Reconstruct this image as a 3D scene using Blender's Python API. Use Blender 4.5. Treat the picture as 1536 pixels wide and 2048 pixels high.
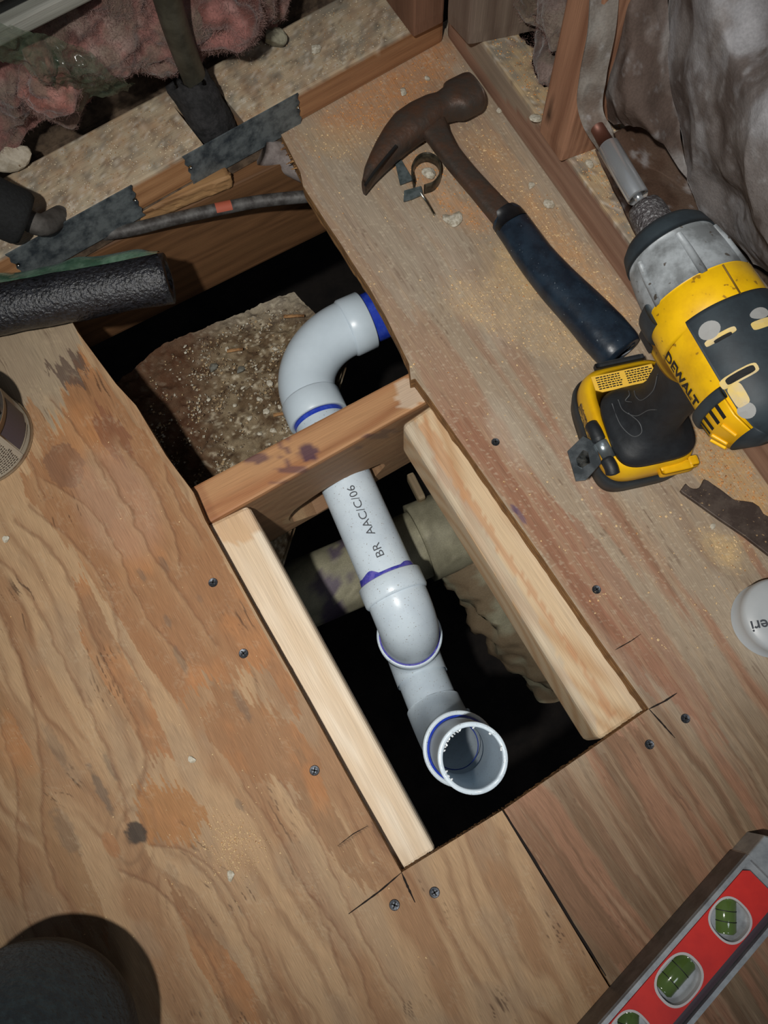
import bpy, bmesh, math, random
import numpy as np
from mathutils import Vector, Matrix
random.seed(7); rng = np.random.default_rng(7)
for o in list(bpy.data.objects): bpy.data.objects.remove(o)
SC = bpy.context.scene; COL = SC.collection

# ------------------------------------------------------------------ camera
F = 1560.0; H = 0.69                       # focal length in pixels, height above the floor (m)
nad = np.array([42.0, 504.0, F]); nad /= np.linalg.norm(nad)
wx = np.array([1.0, 0, 0]) - nad[0] * nad; wx /= np.linalg.norm(wx)
wz = -nad; wy = np.cross(wz, wx)
def P(px, py, z=0.0):
    """world point seen at photo pixel (px,py) on the horizontal plane z"""
    d = np.array([px - 768.0, py - 1024.0, F]); r = np.array([d @ wx, d @ wy, d @ wz])
    t = (z - H) / r[2]
    return np.array([r[0] * t, r[1] * t, z])
def PX(v):
    """pixel of world points (N,3)"""
    v = np.atleast_2d(v) - np.array([0, 0, H])
    c = np.outer(v[:, 0], wx) + np.outer(v[:, 1], wy) + np.outer(v[:, 2], wz)
    return np.stack([768 + F * c[:, 0] / c[:, 2], 1024 + F * c[:, 1] / c[:, 2]], 1)
cd = bpy.data.cameras.new('camera'); cam = bpy.data.objects.new('camera', cd); COL.objects.link(cam)
cd.sensor_fit = 'AUTO'; cd.sensor_width = 36; cd.lens = F / 2048 * 36; cd.clip_start = 0.01
Rw = [wx[0], wy[0], wz[0]]; Uw = [-wx[1], -wy[1], -wz[1]]; Bw = [-wx[2], -wy[2], -wz[2]]
cam.matrix_world = Matrix(((Rw[0], Uw[0], Bw[0], 0), (Rw[1], Uw[1], Bw[1], 0), (Rw[2], Uw[2], Bw[2], H), (0, 0, 0, 1)))
SC.camera = cam

# ------------------------------------------------------------------ world, lamps, exposure
w = bpy.data.worlds.new('world'); SC.world = w; w.use_nodes = True
w.node_tree.nodes['Background'].inputs[0].default_value = (0.75, 0.85, 1.0, 1)
w.node_tree.nodes['Background'].inputs[1].default_value = 0.07
def lamp(name, kind, loc, target, energy, size, color, **kw):
    l = bpy.data.lights.new(name, kind); l.energy = energy; l.color = color
    if kind == 'AREA': l.size = size
    else: l.shadow_soft_size = size
    for k, v in kw.items(): setattr(l, k, v)
    o = bpy.data.objects.new(name, l); COL.objects.link(o); o.location = loc
    o.rotation_euler = (Vector(target) - Vector(loc)).to_track_quat('-Z', 'Y').to_euler()
    return o
LP = P(480, 1860, 0.0); LT = P(730, 900, 0.0)
lamp('head_torch', 'SPOT', (LP[0], LP[1], 0.98), tuple(LT), 42.0, 0.016, (1.0, 0.975, 0.925), spot_size=math.radians(72), spot_blend=1.0)
lamp('cool_area_lamp', 'AREA', (0.9, -1.2, 1.9), (0.0, 0.1, 0), 3.0, 0.5, (0.85, 0.92, 1.0))  # weak cool area lamp, high up towards the near right
SC.view_settings.view_transform = 'Standard'; SC.view_settings.look = 'None'
SC.view_settings.gamma = 1; SC.view_settings.use_curve_mapping = False
SC.view_settings.exposure = 0.0

# ------------------------------------------------------------------ helpers
def lin(c):
    c = np.asarray(c, float) / 255.0
    return np.where(c <= 0.04045, c / 12.92, ((c + 0.055) / 1.055) ** 2.4)
def _h(ix, iy, iz, s):
    n = (ix * 374761393 + iy * 668265263 + iz * 2147483647 + s * 1274126177).astype(np.int64)
    n = (n ^ (n >> 13)) * 1274126177; n = n & 0xffffffff
    n = ((n ^ (n >> 16)) * 2246822519) & 0xffffffff
    return ((n ^ (n >> 15)) & 0xffffff) / float(0xffffff)
def vn(x, y, z=0.0, s=0):
    x, y, z = np.broadcast_arrays(np.asarray(x, float), np.asarray(y, float), np.asarray(z, float))
    ix, iy, iz = np.floor(x).astype(np.int64), np.floor(y).astype(np.int64), np.floor(z).astype(np.int64)
    fx, fy, fz = x - ix, y - iy, z - iz
    fx, fy, fz = [f * f * (3 - 2 * f) for f in (fx, fy, fz)]
    r = 0
    for a in (0, 1):
        for b in (0, 1):
            for c in (0, 1):
                wgt = (fx if a else 1 - fx) * (fy if b else 1 - fy) * (fz if c else 1 - fz)
                r = r + wgt * _h(ix + a, iy + b, iz + c, s)
    return r
def fbm(x, y, z=0.0, s=0, o=4):
    r = 0; a = 0.5; t = 0
    for i in range(o):
        f = 2 ** i
        r = r + a * vn(np.asarray(x) * f, np.asarray(y) * f, np.asarray(z) * f, s + i * 17); t += a; a *= 0.5
    return r / t
def sst(a, b, x): t = np.clip((x - a) / (b - a), 0, 1); return t * t * (3 - 2 * t)
def mix(A, B, t): t = np.asarray(t)[..., None]; return A * (1 - t) + np.asarray(B) * t
def inpoly(x, y, poly):
    x = np.asarray(x); r = np.zeros(x.shape, bool); n = len(poly)
    for i in range(n):
        x0, y0 = poly[i]; x1, y1 = poly[(i + 1) % n]
        if y0 == y1: continue
        c = ((y0 > y) != (y1 > y)) & (x < (x1 - x0) * (y - y0) / (y1 - y0) + x0)
        r ^= c
    return r

MATS = {}
def mat(name, color, rough=0.6, metal=0.0, c2=None, scale=40, stretch=(1, 1, 1), lo=0.4, hi=0.6, bump=0.0, bscale=None, detail=5, spec=0.5, coat=0, trans=0, alpha=1, speck=None, sheen=0):
    if name in MATS: return MATS[name]
    m = bpy.data.materials.new(name); m.use_nodes = True; nt = m.node_tree; b = nt.nodes['Principled BSDF']
    b.inputs['Roughness'].default_value = rough; b.inputs['Metallic'].default_value = metal
    b.inputs['Specular IOR Level'].default_value = spec; b.inputs['Coat Weight'].default_value = coat
    b.inputs['Transmission Weight'].default_value = trans; b.inputs['Alpha'].default_value = alpha
    b.inputs['Sheen Weight'].default_value = sheen
    L = (*lin(color), 1); b.inputs['Base Color'].default_value = L
    tc = nt.nodes.new('ShaderNodeTexCoord'); mp = nt.nodes.new('ShaderNodeMapping'); mp.inputs['Scale'].default_value = stretch
    nt.links.new(tc.outputs['Object'], mp.inputs[0])
    src = None
    if c2 is not None:
        n = nt.nodes.new('ShaderNodeTexNoise'); n.inputs['Scale'].default_value = scale; n.inputs['Detail'].default_value = detail
        n.inputs['Roughness'].default_value = 0.65
        nt.links.new(mp.outputs[0], n.inputs['Vector'])
        r = nt.nodes.new('ShaderNodeValToRGB'); r.color_ramp.elements[0].position = lo; r.color_ramp.elements[1].position = hi
        r.color_ramp.elements[0].color = L; r.color_ramp.elements[1].color = (*lin(c2), 1)
        nt.links.new(n.outputs[0], r.inputs[0]); src = r.outputs[0]; nt.links.new(src, b.inputs['Base Color'])
    if speck:
        sc, th, colr = speck
        n2 = nt.nodes.new('ShaderNodeTexNoise'); n2.inputs['Scale'].default_value = sc; n2.inputs['Detail'].default_value = 2
        nt.links.new(tc.outputs['Object'], n2.inputs['Vector'])
        r2 = nt.nodes.new('ShaderNodeValToRGB'); r2.color_ramp.elements[0].position = th; r2.color_ramp.elements[1].position = th + 0.03
        nt.links.new(n2.outputs[0], r2.inputs[0])
        mx = nt.nodes.new('ShaderNodeMix'); mx.data_type = 'RGBA'
        nt.links.new(r2.outputs[0], mx.inputs[0])
        if src: nt.links.new(src, mx.inputs[6])
        else: mx.inputs[6].default_value = L
        mx.inputs[7].default_value = (*lin(colr), 1); nt.links.new(mx.outputs[2], b.inputs['Base Color'])
    if bump:
        n3 = nt.nodes.new('ShaderNodeTexNoise'); n3.inputs['Scale'].default_value = bscale or scale; n3.inputs['Detail'].default_value = 6
        nt.links.new(mp.outputs[0], n3.inputs['Vector'])
        bp = nt.nodes.new('ShaderNodeBump'); bp.inputs['Strength'].default_value = bump; bp.inputs['Distance'].default_value = 0.002
        nt.links.new(n3.outputs[0], bp.inputs['Height']); nt.links.new(bp.outputs[0], b.inputs['Normal'])
    MATS[name] = m; return m
def attr_mat(name, rough=0.7, fine=(30, 900, 900), amt=0.35, bump=0.35, dist=0.0006, spec=0.3, sheen=0, metal=0):
    """colour from the vertex colours, multiplied with fine procedural grain that follows the 'gc' coordinates"""
    if name in MATS: return MATS[name]
    m = bpy.data.materials.new(name); m.use_nodes = True; nt = m.node_tree; b = nt.nodes['Principled BSDF']
    b.inputs['Roughness'].default_value = rough; b.inputs['Specular IOR Level'].default_value = spec
    b.inputs['Sheen Weight'].default_value = sheen; b.inputs['Metallic'].default_value = metal
    a = nt.nodes.new('ShaderNodeAttribute'); a.attribute_name = 'Col'
    g = nt.nodes.new('ShaderNodeAttribute'); g.attribute_name = 'gc'
    mp = nt.nodes.new('ShaderNodeMapping'); mp.inputs['Scale'].default_value = fine
    nt.links.new(g.outputs['Vector'], mp.inputs[0])
    n = nt.nodes.new('ShaderNodeTexNoise'); n.inputs['Scale'].default_value = 1; n.inputs['Detail'].default_value = 4
    nt.links.new(mp.outputs[0], n.inputs['Vector'])
    r = nt.nodes.new('ShaderNodeMapRange'); r.inputs[1].default_value = 0.25; r.inputs[2].default_value = 0.75
    r.inputs[3].default_value = 1 - amt; r.inputs[4].default_value = 1 + amt * 0.6
    nt.links.new(n.outputs[0], r.inputs[0])
    mx = nt.nodes.new('ShaderNodeVectorMath'); mx.operation = 'SCALE'
    nt.links.new(a.outputs['Color'], mx.inputs[0]); nt.links.new(r.outputs[0], mx.inputs['Scale'])
    nt.links.new(mx.outputs[0], b.inputs['Base Color'])
    bp = nt.nodes.new('ShaderNodeBump'); bp.inputs['Strength'].default_value = bump; bp.inputs['Distance'].default_value = dist
    nt.links.new(n.outputs[0], bp.inputs['Height']); nt.links.new(bp.outputs[0], b.inputs['Normal'])
    MATS[name] = m; return m

def put(name, V, Fc, m, parent=None, col=None, gc=None, smooth=True, label=None, cat=None, group=None, kind=None, base=None):
    """link ONE mesh object. V are world coordinates. A top-level object gets its origin at its base."""
    V = np.asarray(V, float)
    if parent is not None:
        M = np.array(parent.matrix_world.inverted()); L = V @ M[:3, :3].T + M[:3, 3]
    else:
        if base is None: base = np.array([V[:, 0].mean(), V[:, 1].mean(), V[:, 2].min()])
        L = V - base
    me = bpy.data.meshes.new(name); me.from_pydata(L.tolist(), [], [list(map(int, f)) for f in Fc]); me.update()
    if isinstance(m, (list, tuple)):
        for q in m: me.materials.append(q)
    elif m: me.materials.append(m)
    if col is not None:
        ca = me.color_attributes.new('Col', 'FLOAT_COLOR', 'POINT')
        ca.data.foreach_set('color', np.concatenate([col, np.ones((len(V), 1))], 1).ravel().astype(np.float32))
        ga = me.attributes.new('gc', 'FLOAT_VECTOR', 'POINT')
        ga.data.foreach_set('vector', np.asarray(gc if gc is not None else V, np.float32).ravel())
    if smooth: me.polygons.foreach_set('use_smooth', [True] * len(me.polygons))
    o = bpy.data.objects.new(name, me); COL.objects.link(o)
    if parent is not None: o.parent = parent; o.matrix_world = parent.matrix_world.copy()
    else: o.location = base; o.matrix_world = Matrix.Translation(base)
    tag(o, label, cat, group, kind); return o
def tag(o, label=None, cat=None, group=None, kind=None):
    for k, v in (('label', label), ('category', cat), ('group', group), ('kind', kind)):
        if v: o[k] = v
def empty(name, loc, label=None, cat=None, group=None, kind=None):
    o = bpy.data.objects.new(name, None); COL.objects.link(o); o.location = loc; o.empty_display_size = 0.02
    o.matrix_world = Matrix.Translation(Vector(loc)); tag(o, label, cat, group, kind); return o
def autosmooth(o, ang=40):
    for p in o.data.polygons: p.use_smooth = True
    try: o.data.set_sharp_from_angle(angle=math.radians(ang))
    except Exception: pass
def grid_faces(nu, nv, off=0, wrapv=False):
    i = np.arange(nu - 1)[:, None]; j = np.arange(nv if wrapv else nv - 1)[None, :]
    j2 = (j + 1) % nv
    a = i * nv + j; b = (i + 1) * nv + j; c = (i + 1) * nv + j2; d = i * nv + j2
    return (np.stack([a, b, c, d], -1).reshape(-1, 4) + off)
def bx(x0, x1, y0, y1, z0, z1):
    V = [(x, y, z) for x in (x0, x1) for y in (y0, y1) for z in (z0, z1)]
    return np.array(V, float), [(0, 1, 3, 2), (4, 6, 7, 5), (0, 4, 5, 1), (2, 3, 7, 6), (0, 2, 6, 4), (1, 5, 7, 3)]
def join(parts):
    V = []; Fc = []; n = 0
    for v, f in parts:
        V.append(np.asarray(v, float)); Fc += [tuple(int(i) + n for i in q) for q in f]; n += len(v)
    return np.concatenate(V), Fc
def sweep(path, rad, up=(0, 0, 1), seg=24, caps=True, ex=2.0, closed_end=True, a0=0, a1=360):
    """tube with elliptic (or boxy, ex>2) sections; rad = per point r or (side, normal)"""
    path = np.asarray(path, float); n = len(path)
    rad = [(r, r) if np.isscalar(r) else r for r in rad]
    up = np.asarray(up, float); V = []
    full = abs(a1 - a0) >= 360
    th = np.radians(np.linspace(a0, a1, seg, endpoint=not full))
    for i in range(n):
        T = path[min(i + 1, n - 1)] - path[max(i - 1, 0)]
        if np.linalg.norm(T) < 1e-9: T = path[-1] - path[0]
        T /= np.linalg.norm(T); S = np.cross(T, up)
        if np.linalg.norm(S) < 1e-3: S = np.cross(T, (1, 0, 0))
        S /= np.linalg.norm(S); N = np.cross(S, T)
        c, s = np.cos(th), np.sin(th)
        if ex != 2.0: c = np.sign(c) * np.abs(c) ** (2 / ex); s = np.sign(s) * np.abs(s) ** (2 / ex)
        V.append(path[i] + np.outer(c * rad[i][0], S) + np.outer(s * rad[i][1], N))
    V = np.concatenate(V); Fc = [tuple(f) for f in grid_faces(n, seg, wrapv=full)]
    if caps and full:
        Fc.append(tuple(range(seg))[::-1]); Fc.append(tuple(range((n - 1) * seg, n * seg)))
    return V, Fc
def tube(path, ro, ri, seg=40, up=(0, 0, 1)):
    """hollow pipe with open ends"""
    A, fa = sweep(path, [ro] * len(path) if np.isscalar(ro) else ro, up, seg, caps=False)
    B, fb = sweep(path, [ri] * len(path) if np.isscalar(ri) else ri, up, seg, caps=False)
    n = len(A); Fc = list(fa) + [tuple(i + n for i in f[::-1]) for f in fb]
    L = (len(path) - 1) * seg
    for j in range(seg):
        k = (j + 1) % seg
        Fc.append((j, k, k + n, j + n)); Fc.append((L + k, L + j, L + j + n, L + k + n))
    return np.concatenate([A, B]), Fc
def bez(p, n=24):
    """smooth Catmull-Rom through points"""
    p = np.asarray(p, float); q = np.concatenate([[2 * p[0] - p[1]], p, [2 * p[-1] - p[-2]]]); out = []
    for i in range(1, len(q) - 2):
        t = np.linspace(0, 1, n, endpoint=False)[:, None]
        out.append(0.5 * ((2 * q[i]) + (-q[i - 1] + q[i + 1]) * t + (2 * q[i - 1] - 5 * q[i] + 4 * q[i + 1] - q[i + 2]) * t ** 2 + (-q[i - 1] + 3 * q[i] - 3 * q[i + 1] + q[i + 2]) * t ** 3))
    out.append(p[-1:]); return np.concatenate(out)
def arc3(p0, c, p1, n=16):
    """quarter-turn elbow p0 -> p1 around the corner c (circular-looking)"""
    p0, c, p1 = map(np.asarray, (p0, c, p1)); t = np.linspace(0, math.pi / 2, n)[:, None]
    return p0 + p1 - c + (c - p1) * np.cos(t) * 1.0 + (c - p0) * np.sin(t)
def prism(outline, z0, z1, bev=0.0):
    """flat plate from a world outline (N,2) with optional bevelled top"""
    o = np.asarray([(q[0], q[1]) for q in outline], float); n = len(o)
    area = 0.5 * np.sum(o[:, 0] * np.roll(o[:, 1], -1) - np.roll(o[:, 0], -1) * o[:, 1])
    if area < 0: o = o[::-1]
    def ins(d):
        e = np.roll(o, -1, 0) - o; e /= np.linalg.norm(e, axis=1)[:, None] + 1e-9; nn = np.stack([-e[:, 1], e[:, 0]], 1)
        m = nn + np.roll(nn, 1, 0); m /= np.linalg.norm(m, axis=1)[:, None] + 1e-9
        return o + m * d
    rings = [(o, z0), (o, z1 - bev)] + ([(ins(bev * 0.35), z1 - bev * .3), (ins(bev), z1)] if bev else [])
    V = np.concatenate([np.column_stack([r, np.full(n, z)]) for r, z in rings]); k = len(rings)
    Fc = [tuple(range(n))[::-1], tuple(range((k - 1) * n, k * n))]
    for a in range(k - 1):
        for i in range(n): j = (i + 1) % n; Fc.append((a * n + i, a * n + j, (a + 1) * n + j, (a + 1) * n + i))
    return V, Fc
def rbox(L, W, Hh, r=0.003, nl=8, nw=8, nh=4):
    """rounded box, local x 0..L, y 0..W, z -H..0 as six grids with shared rounding"""
    out = []
    def face(a, b, na, nb, f):
        A, B = np.meshgrid(np.linspace(0, 1, na + 1), np.linspace(0, 1, nb + 1), indexing='ij')
        return f(A.ravel(), B.ravel()), grid_faces(na + 1, nb + 1)
    def cons(n, tot):   # denser towards the edges so that the rounding shows
        return n
    o = np.ones_like
    fs = [face(0, 0, nl, nw, lambda a, b: np.stack([a * L, b * W, 0 * a], 1)), face(0, 0, nw, nl, lambda a, b: np.stack([b * L, a * W, 0 * a - Hh], 1)),
          face(0, 0, nl, nh, lambda a, b: np.stack([a * L, 0 * a, -b * Hh], 1)), face(0, 0, nh, nl, lambda a, b: np.stack([b * L, 0 * a + W, -a * Hh], 1)),
          face(0, 0, nh, nw, lambda a, b: np.stack([0 * a, b * W, -a * Hh], 1)), face(0, 0, nw, nh, lambda a, b: np.stack([0 * a + L, a * W, -b * Hh], 1))]
    V, Fc = join(fs)
    lo = np.array([r, r, -Hh + r]); hi = np.array([L - r, W - r, -r])
    q = np.clip(V, lo, hi); d = V - q; n = np.linalg.norm(d, axis=1); k = n > 1e-9
    V[k] = q[k] + d[k] / n[k][:, None] * np.minimum(r, n[k])[:, None]
    key = np.round(V, 6); u, first, inv = np.unique(key, axis=0, return_index=True, return_inverse=True); inv = inv.ravel()
    Fc = [tuple(dict.fromkeys(inv[list(f)])) for f in Fc]; Fc = [f for f in Fc if len(f) > 2]
    return V[first], Fc
def text_mesh(s, size=1.0, weight=0.0, font_scale_x=1.0):
    cu = bpy.data.curves.new('t', 'FONT'); cu.body = s; cu.size = size; cu.offset = weight; cu.align_x = 'CENTER'; cu.align_y = 'CENTER'; cu.resolution_u = 3
    o = bpy.data.objects.new('t', cu); COL.objects.link(o); bpy.context.view_layer.update()
    me = bpy.data.meshes.new_from_object(o.evaluated_get(bpy.context.evaluated_depsgraph_get()))
    bpy.data.objects.remove(o)
    bm = bmesh.new(); bm.from_mesh(me); bmesh.ops.triangulate(bm, faces=bm.faces[:])
    bmesh.ops.subdivide_edges(bm, edges=bm.edges[:], cuts=1)
    V = np.array([v.co[:] for v in bm.verts]); Fc = [tuple(v.index for v in f.verts) for f in bm.faces]; bm.free(); bpy.data.meshes.remove(me)
    V = V[:, :2] * [font_scale_x, 1]; return V, Fc
def rock(c, r, seed, squash=0.6, n=2, ang=False):
    bm = bmesh.new(); bmesh.ops.create_icosphere(bm, subdivisions=n, radius=1); rr = np.random.default_rng(seed)
    V = np.array([v.co[:] for v in bm.verts]); Fc = [tuple(v.index for v in f.verts) for f in bm.faces]; bm.free()
    for _ in range(7):                              # chop with random planes so that it gets facets
        d = rr.normal(size=3); d /= np.linalg.norm(d); k = rr.uniform(0.45, 0.8); s = V @ d; m = s > k; V[m] -= np.outer(s[m] - k, d)
    r = np.array(r if hasattr(r, '__len__') else (r, r * rr.uniform(.6, 1), r * squash)); a = rr.uniform(0, 6.28)
    V = V * r; R = np.array([[math.cos(a), -math.sin(a), 0], [math.sin(a), math.cos(a), 0], [0, 0, 1]]) if not ang else np.eye(3)
    V = V @ R.T; V[:, 2] -= V[:, 2].min(); return V + np.asarray(c), Fc
def resample(poly, n):
    p = np.asarray(poly, float); d = np.r_[0, np.cumsum(np.linalg.norm(np.diff(p, axis=0), axis=1))]
    t = np.linspace(0, d[-1], n); return np.stack([np.interp(t, d, p[:, k]) for k in range(p.shape[1])], 1)

def desat(C, k): g = (C @ np.array([.3, .55, .15]))[:, None]; return C * (1 - k) + g * np.array([1.02, .995, .92]) * k

# ------------------------------------------------------------------ plywood colours (stains, grain and knots of the boards, plus painted dimming at lower right)
def jitter(px, py, g, amp=26, s=5):
    a = px * g[0] + py * g[1]; c = px * g[1] - py * g[0]
    d = amp * (vn(c / 5.0, a / 300, 0, s) - 0.5) * 2 + amp * .5 * (vn(c / 1.7, a / 200, 0, s + 3) - 0.5) * 2
    e = 8 * (fbm(a / 45, c / 45, 0, s + 9) - .5)
    return px + d * g[0] + e * g[1], py + d * g[1] - e * g[0]
def ell(px, py, cx, cy, ra, rc, g):
    x, y = px - cx, py - cy; return np.sqrt(((x * g[0] + y * g[1]) / ra) ** 2 + ((x * g[1] - y * g[0]) / rc) ** 2)
RED = [  # reddish heartwood areas of the left sheet
    [(150, 690), (232, 790), (330, 930), (415, 1065), (520, 1250), (590, 1370), (600, 1450), (540, 1345), (500, 1330), (455, 1370), (400, 1352), (365, 1398), (350, 1400), (300, 1335), (245, 1250), (215, 1215), (150, 1100), (60, 1010), (45, 930), (110, 870), (130, 790)],
    [(160, 1130), (210, 1240), (300, 1400), (340, 1500), (300, 1520), (230, 1400), (150, 1260)],
    [(430, 1370), (560, 1420), (640, 1520), (660, 1600), (560, 1570), (470, 1540), (420, 1480), (400, 1420)],
    [(265, 1610), (300, 1565), (340, 1570), (380, 1580), (412, 1620), (400, 1670), (360, 1692), (290, 1680)],
    [(590, 1480), (660, 1600), (760, 1790), (700, 1760), (600, 1620)],
    [(330, 1750), (450, 1900), (560, 2060), (470, 2060), (380, 1900)],
    [(-60, 1250), (60, 1500), (160, 1700), (230, 1900), (180, 1860), (60, 1650), (-60, 1450)],
]
GREY = [(203, 1582, 62, 14, .85), (222, 1535, 42, 11, .8), (483, 1408, 42, 13, .6), (132, 1665, 62, 26, .5), (112, 1495, 60, 18, .45), (360, 1318, 34, 10, .8), (335, 1243, 16, 9, .6), (284, 1152, 18, 9, .6), (328, 1130, 20, 10, .6),
        (480, 1612, 20, 9, .6), (400, 1200, 14, 7, .4), (130, 930, 46, 38, .0), (345, 1745, 30, 14, .3)]
VEINS = [([(0, 1120), (60, 1190), (110, 1290), (170, 1400), (235, 1560), (250, 1640)], 5), ([(30, 1040), (110, 1110), (160, 1200), (200, 1310), (260, 1420), (290, 1520), (275, 1590)], 6), ([(60, 1010), (150, 1090), (215, 1180), (245, 1290), (300, 1400)], 4),
    ([(-20, 1180), (50, 1350), (80, 1500), (90, 1700), (130, 1800)], 5), ([(350, 1690), (420, 1760), (500, 1900), (560, 2060)], 6), ([(300, 1690), (380, 1705), (450, 1770), (510, 1870), (560, 1980)], 4), ([(240, 1740), (330, 1790), (420, 1920), (470, 2060)], 5),
    ([(-20, 1400), (30, 1560), (40, 1760), (80, 1900)], 4), ([(240, 880), (300, 960), (345, 1060), (360, 1130)], 4), ([(200, 925), (250, 1000), (300, 1100), (360, 1180), (430, 1290)], 4), ([(330, 930), (360, 1010), (400, 1080)], 3), ([(90, 960), (170, 1010), (240, 1110), (290, 1230), (370, 1320)], 3),
    ([(480, 1560), (560, 1680), (640, 1830), (700, 1990)], 4), ([(560, 1560), (640, 1690), (720, 1860), (800, 2000)], 3), ([(620, 1790), (700, 1900), (760, 2060)], 4), ([(10, 840), (60, 920), (90, 1000)], 3), ([(100, 800), (170, 880), (210, 960)], 3)]
def polydist(px, py, pl):
    pl = resample(bez([(a, b, 0) for a, b in pl], 6)[:, :2], 22); best = np.full(len(px), 1e9)
    for (x0, y0), (x1, y1) in zip(pl[:-1], pl[1:]):
        dx, dy = x1 - x0, y1 - y0; t = np.clip(((px - x0) * dx + (py - y0) * dy) / (dx * dx + dy * dy + 1e-9), 0, 1); d = np.hypot(px - x0 - t * dx, py - y0 - t * dy)
        sd = np.sign((px - x0) * dy - (py - y0) * dx); k = d < np.abs(best); best = np.where(k, d * np.where(sd == 0, 1, sd), best)
    return best
def paint_left(V):
    q = PX(np.column_stack([V[:, :2], np.zeros(len(V))])); px, py = q[:, 0], q[:, 1]
    g = np.array([.47, .883]); a = px * g[0] + py * g[1]; c = px * g[1] - py * g[0]
    kx, ky = 275, 1668; d = np.hypot(px - kx, py - ky)
    cc = c + 46 * (fbm(a / 260, c / 130, 0, 1) - .5) * 2 + 75 * np.exp(-(d / 120) ** 2) * np.sign(c - (kx * g[1] - ky * g[0]) + .01)
    C = np.tile(lin((180, 144, 104)), (len(V), 1))
    band = fbm(cc / 55, a / 900, 0, 2, 3); C = mix(C, lin((152, 108, 70)), sst(.45, .62, band) * .75)
    vein = np.abs(np.sin(cc / 13.0 + 3 * fbm(a / 300, cc / 40, 0, 8))) ** 10; C = mix(C, lin((120, 76, 44)), vein * .45 * sst(.3, .6, vn(a / 260, c / 60, 0, 4)))
    C = mix(C, lin((160, 132, 102)), sst(.5, .7, fbm(a / 150, c / 70, 0, 12)) * .5)
    jx, jy = jitter(px, py, g)
    for i, p in enumerate(RED):
        m = inpoly(jx, jy, p); colr = [(156, 106, 64), (146, 102, 66), (152, 106, 66), (168, 112, 56), (146, 106, 70), (142, 100, 64), (156, 116, 76)][i]
        C = mix(C, mix(np.tile(lin(colr), (len(V), 1)), lin((182, 118, 62)), sst(.5, .72, fbm(a / 120, c / 60, 0, 30 + i)) * .7), m * .82)
    # weathered grey-beige far end, dark water marks
    m = inpoly(jx, jy, [(-80, 650), (150, 620), (165, 735), (140, 760), (118, 800), (105, 860), (70, 810), (20, 800), (-80, 780)]); C = mix(C, lin((158, 142, 118)), m * .8)
    m = inpoly(jx, jy, [(85, 735), (165, 715), (178, 742), (158, 772), (130, 770), (108, 752)]); C = mix(C, lin((92, 72, 62)), m * .8)
    m = inpoly(jx, jy, [(178, 830), (215, 820), (262, 870), (262, 905), (240, 925), (205, 890)]); C = mix(C, lin((128, 78, 52)), m * .7)
    m = ell(px, py, 130, 930, 46, 38, g) + .4 * (fbm(px / 12, py / 12, 0, 5) - .5) < 1; C = mix(C, lin((118, 82, 62)), m * .6)
    m = sst(1.25, .7, ell(px, py, 235, 1010, 120, 80, g)); C = mix(C, lin((176, 138, 112)), m * .5)
    for (cx, cy, ra, rc, k) in GREY:
        if k: m = sst(1.05, .6, ell(px, py, cx, cy, ra, rc * .8, g) + .9 * (fbm(px / 9, py / 9, 0, 5) - .5)); C = mix(C, lin((96, 86, 76)), m * k * .7)
    r = np.hypot((px - 262) * 1.1, (py - 1672) * .62) + 14 * (fbm(px / 40, py / 40, 0, 3) - .5)
    C = mix(C, lin((126, 92, 62)), (np.abs(np.sin(r / 7.0)) ** 6) * np.exp(-(r / 62) ** 4) * .55)
    m = sst(1.1, .8, ell(px, py, 272, 1665, 24, 22, g) + .7 * (fbm(px / 8, py / 8, 0, 2) - .5)); C = mix(C, lin((62, 54, 48)), m * .9)
    m = sst(1.1, .8, ell(px, py, 222, 1690, 30, 15, g)); C = mix(C, lin((168, 112, 66)), m * .7)
    for vl, vw in VEINS:
        wv = px + 16 * (fbm(px / 30, py / 30, 0, 77) - .5); dd = polydist(wv, py, vl); br_ = .5 + .8 * fbm(px / 60, py / 60, 0, 78)
        C = mix(C, lin((188, 154, 112)), sst(30, 2, -dd) * (dd < 0) * .24); C = mix(C, lin((112, 70, 42)), sst(vw * 1.1, vw * .2, np.abs(dd)) * np.clip(br_, 0, 1) * .5)
        C = mix(C, lin((146, 98, 62)), sst(20, 2, dd) * (dd > 0) * .22)
    ck = sst(.80, .86, vn(cc / 2.6, a / 70, 0, 41)) * sst(.55, .75, fbm(a / 120, c / 90, 0, 43)); C = mix(C, lin((74, 48, 30)), ck * .8)
    dust = sst(.5, .75, fbm(px / 30, py / 30, 0, 50)) * sst(.45, .8, vn(px / 3.2, py / 3.2, 0, 51)); C = mix(C, lin((196, 172, 138)), dust * .22)
    C = mix(C, lin((64, 42, 26)), inpoly(px, py, [(675, 1693), (735, 1650), (737, 1653), (680, 1694)]) * .5)
    return desat(C, .12), np.column_stack([a / 2200, c / 2200, V[:, 2]])
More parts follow.
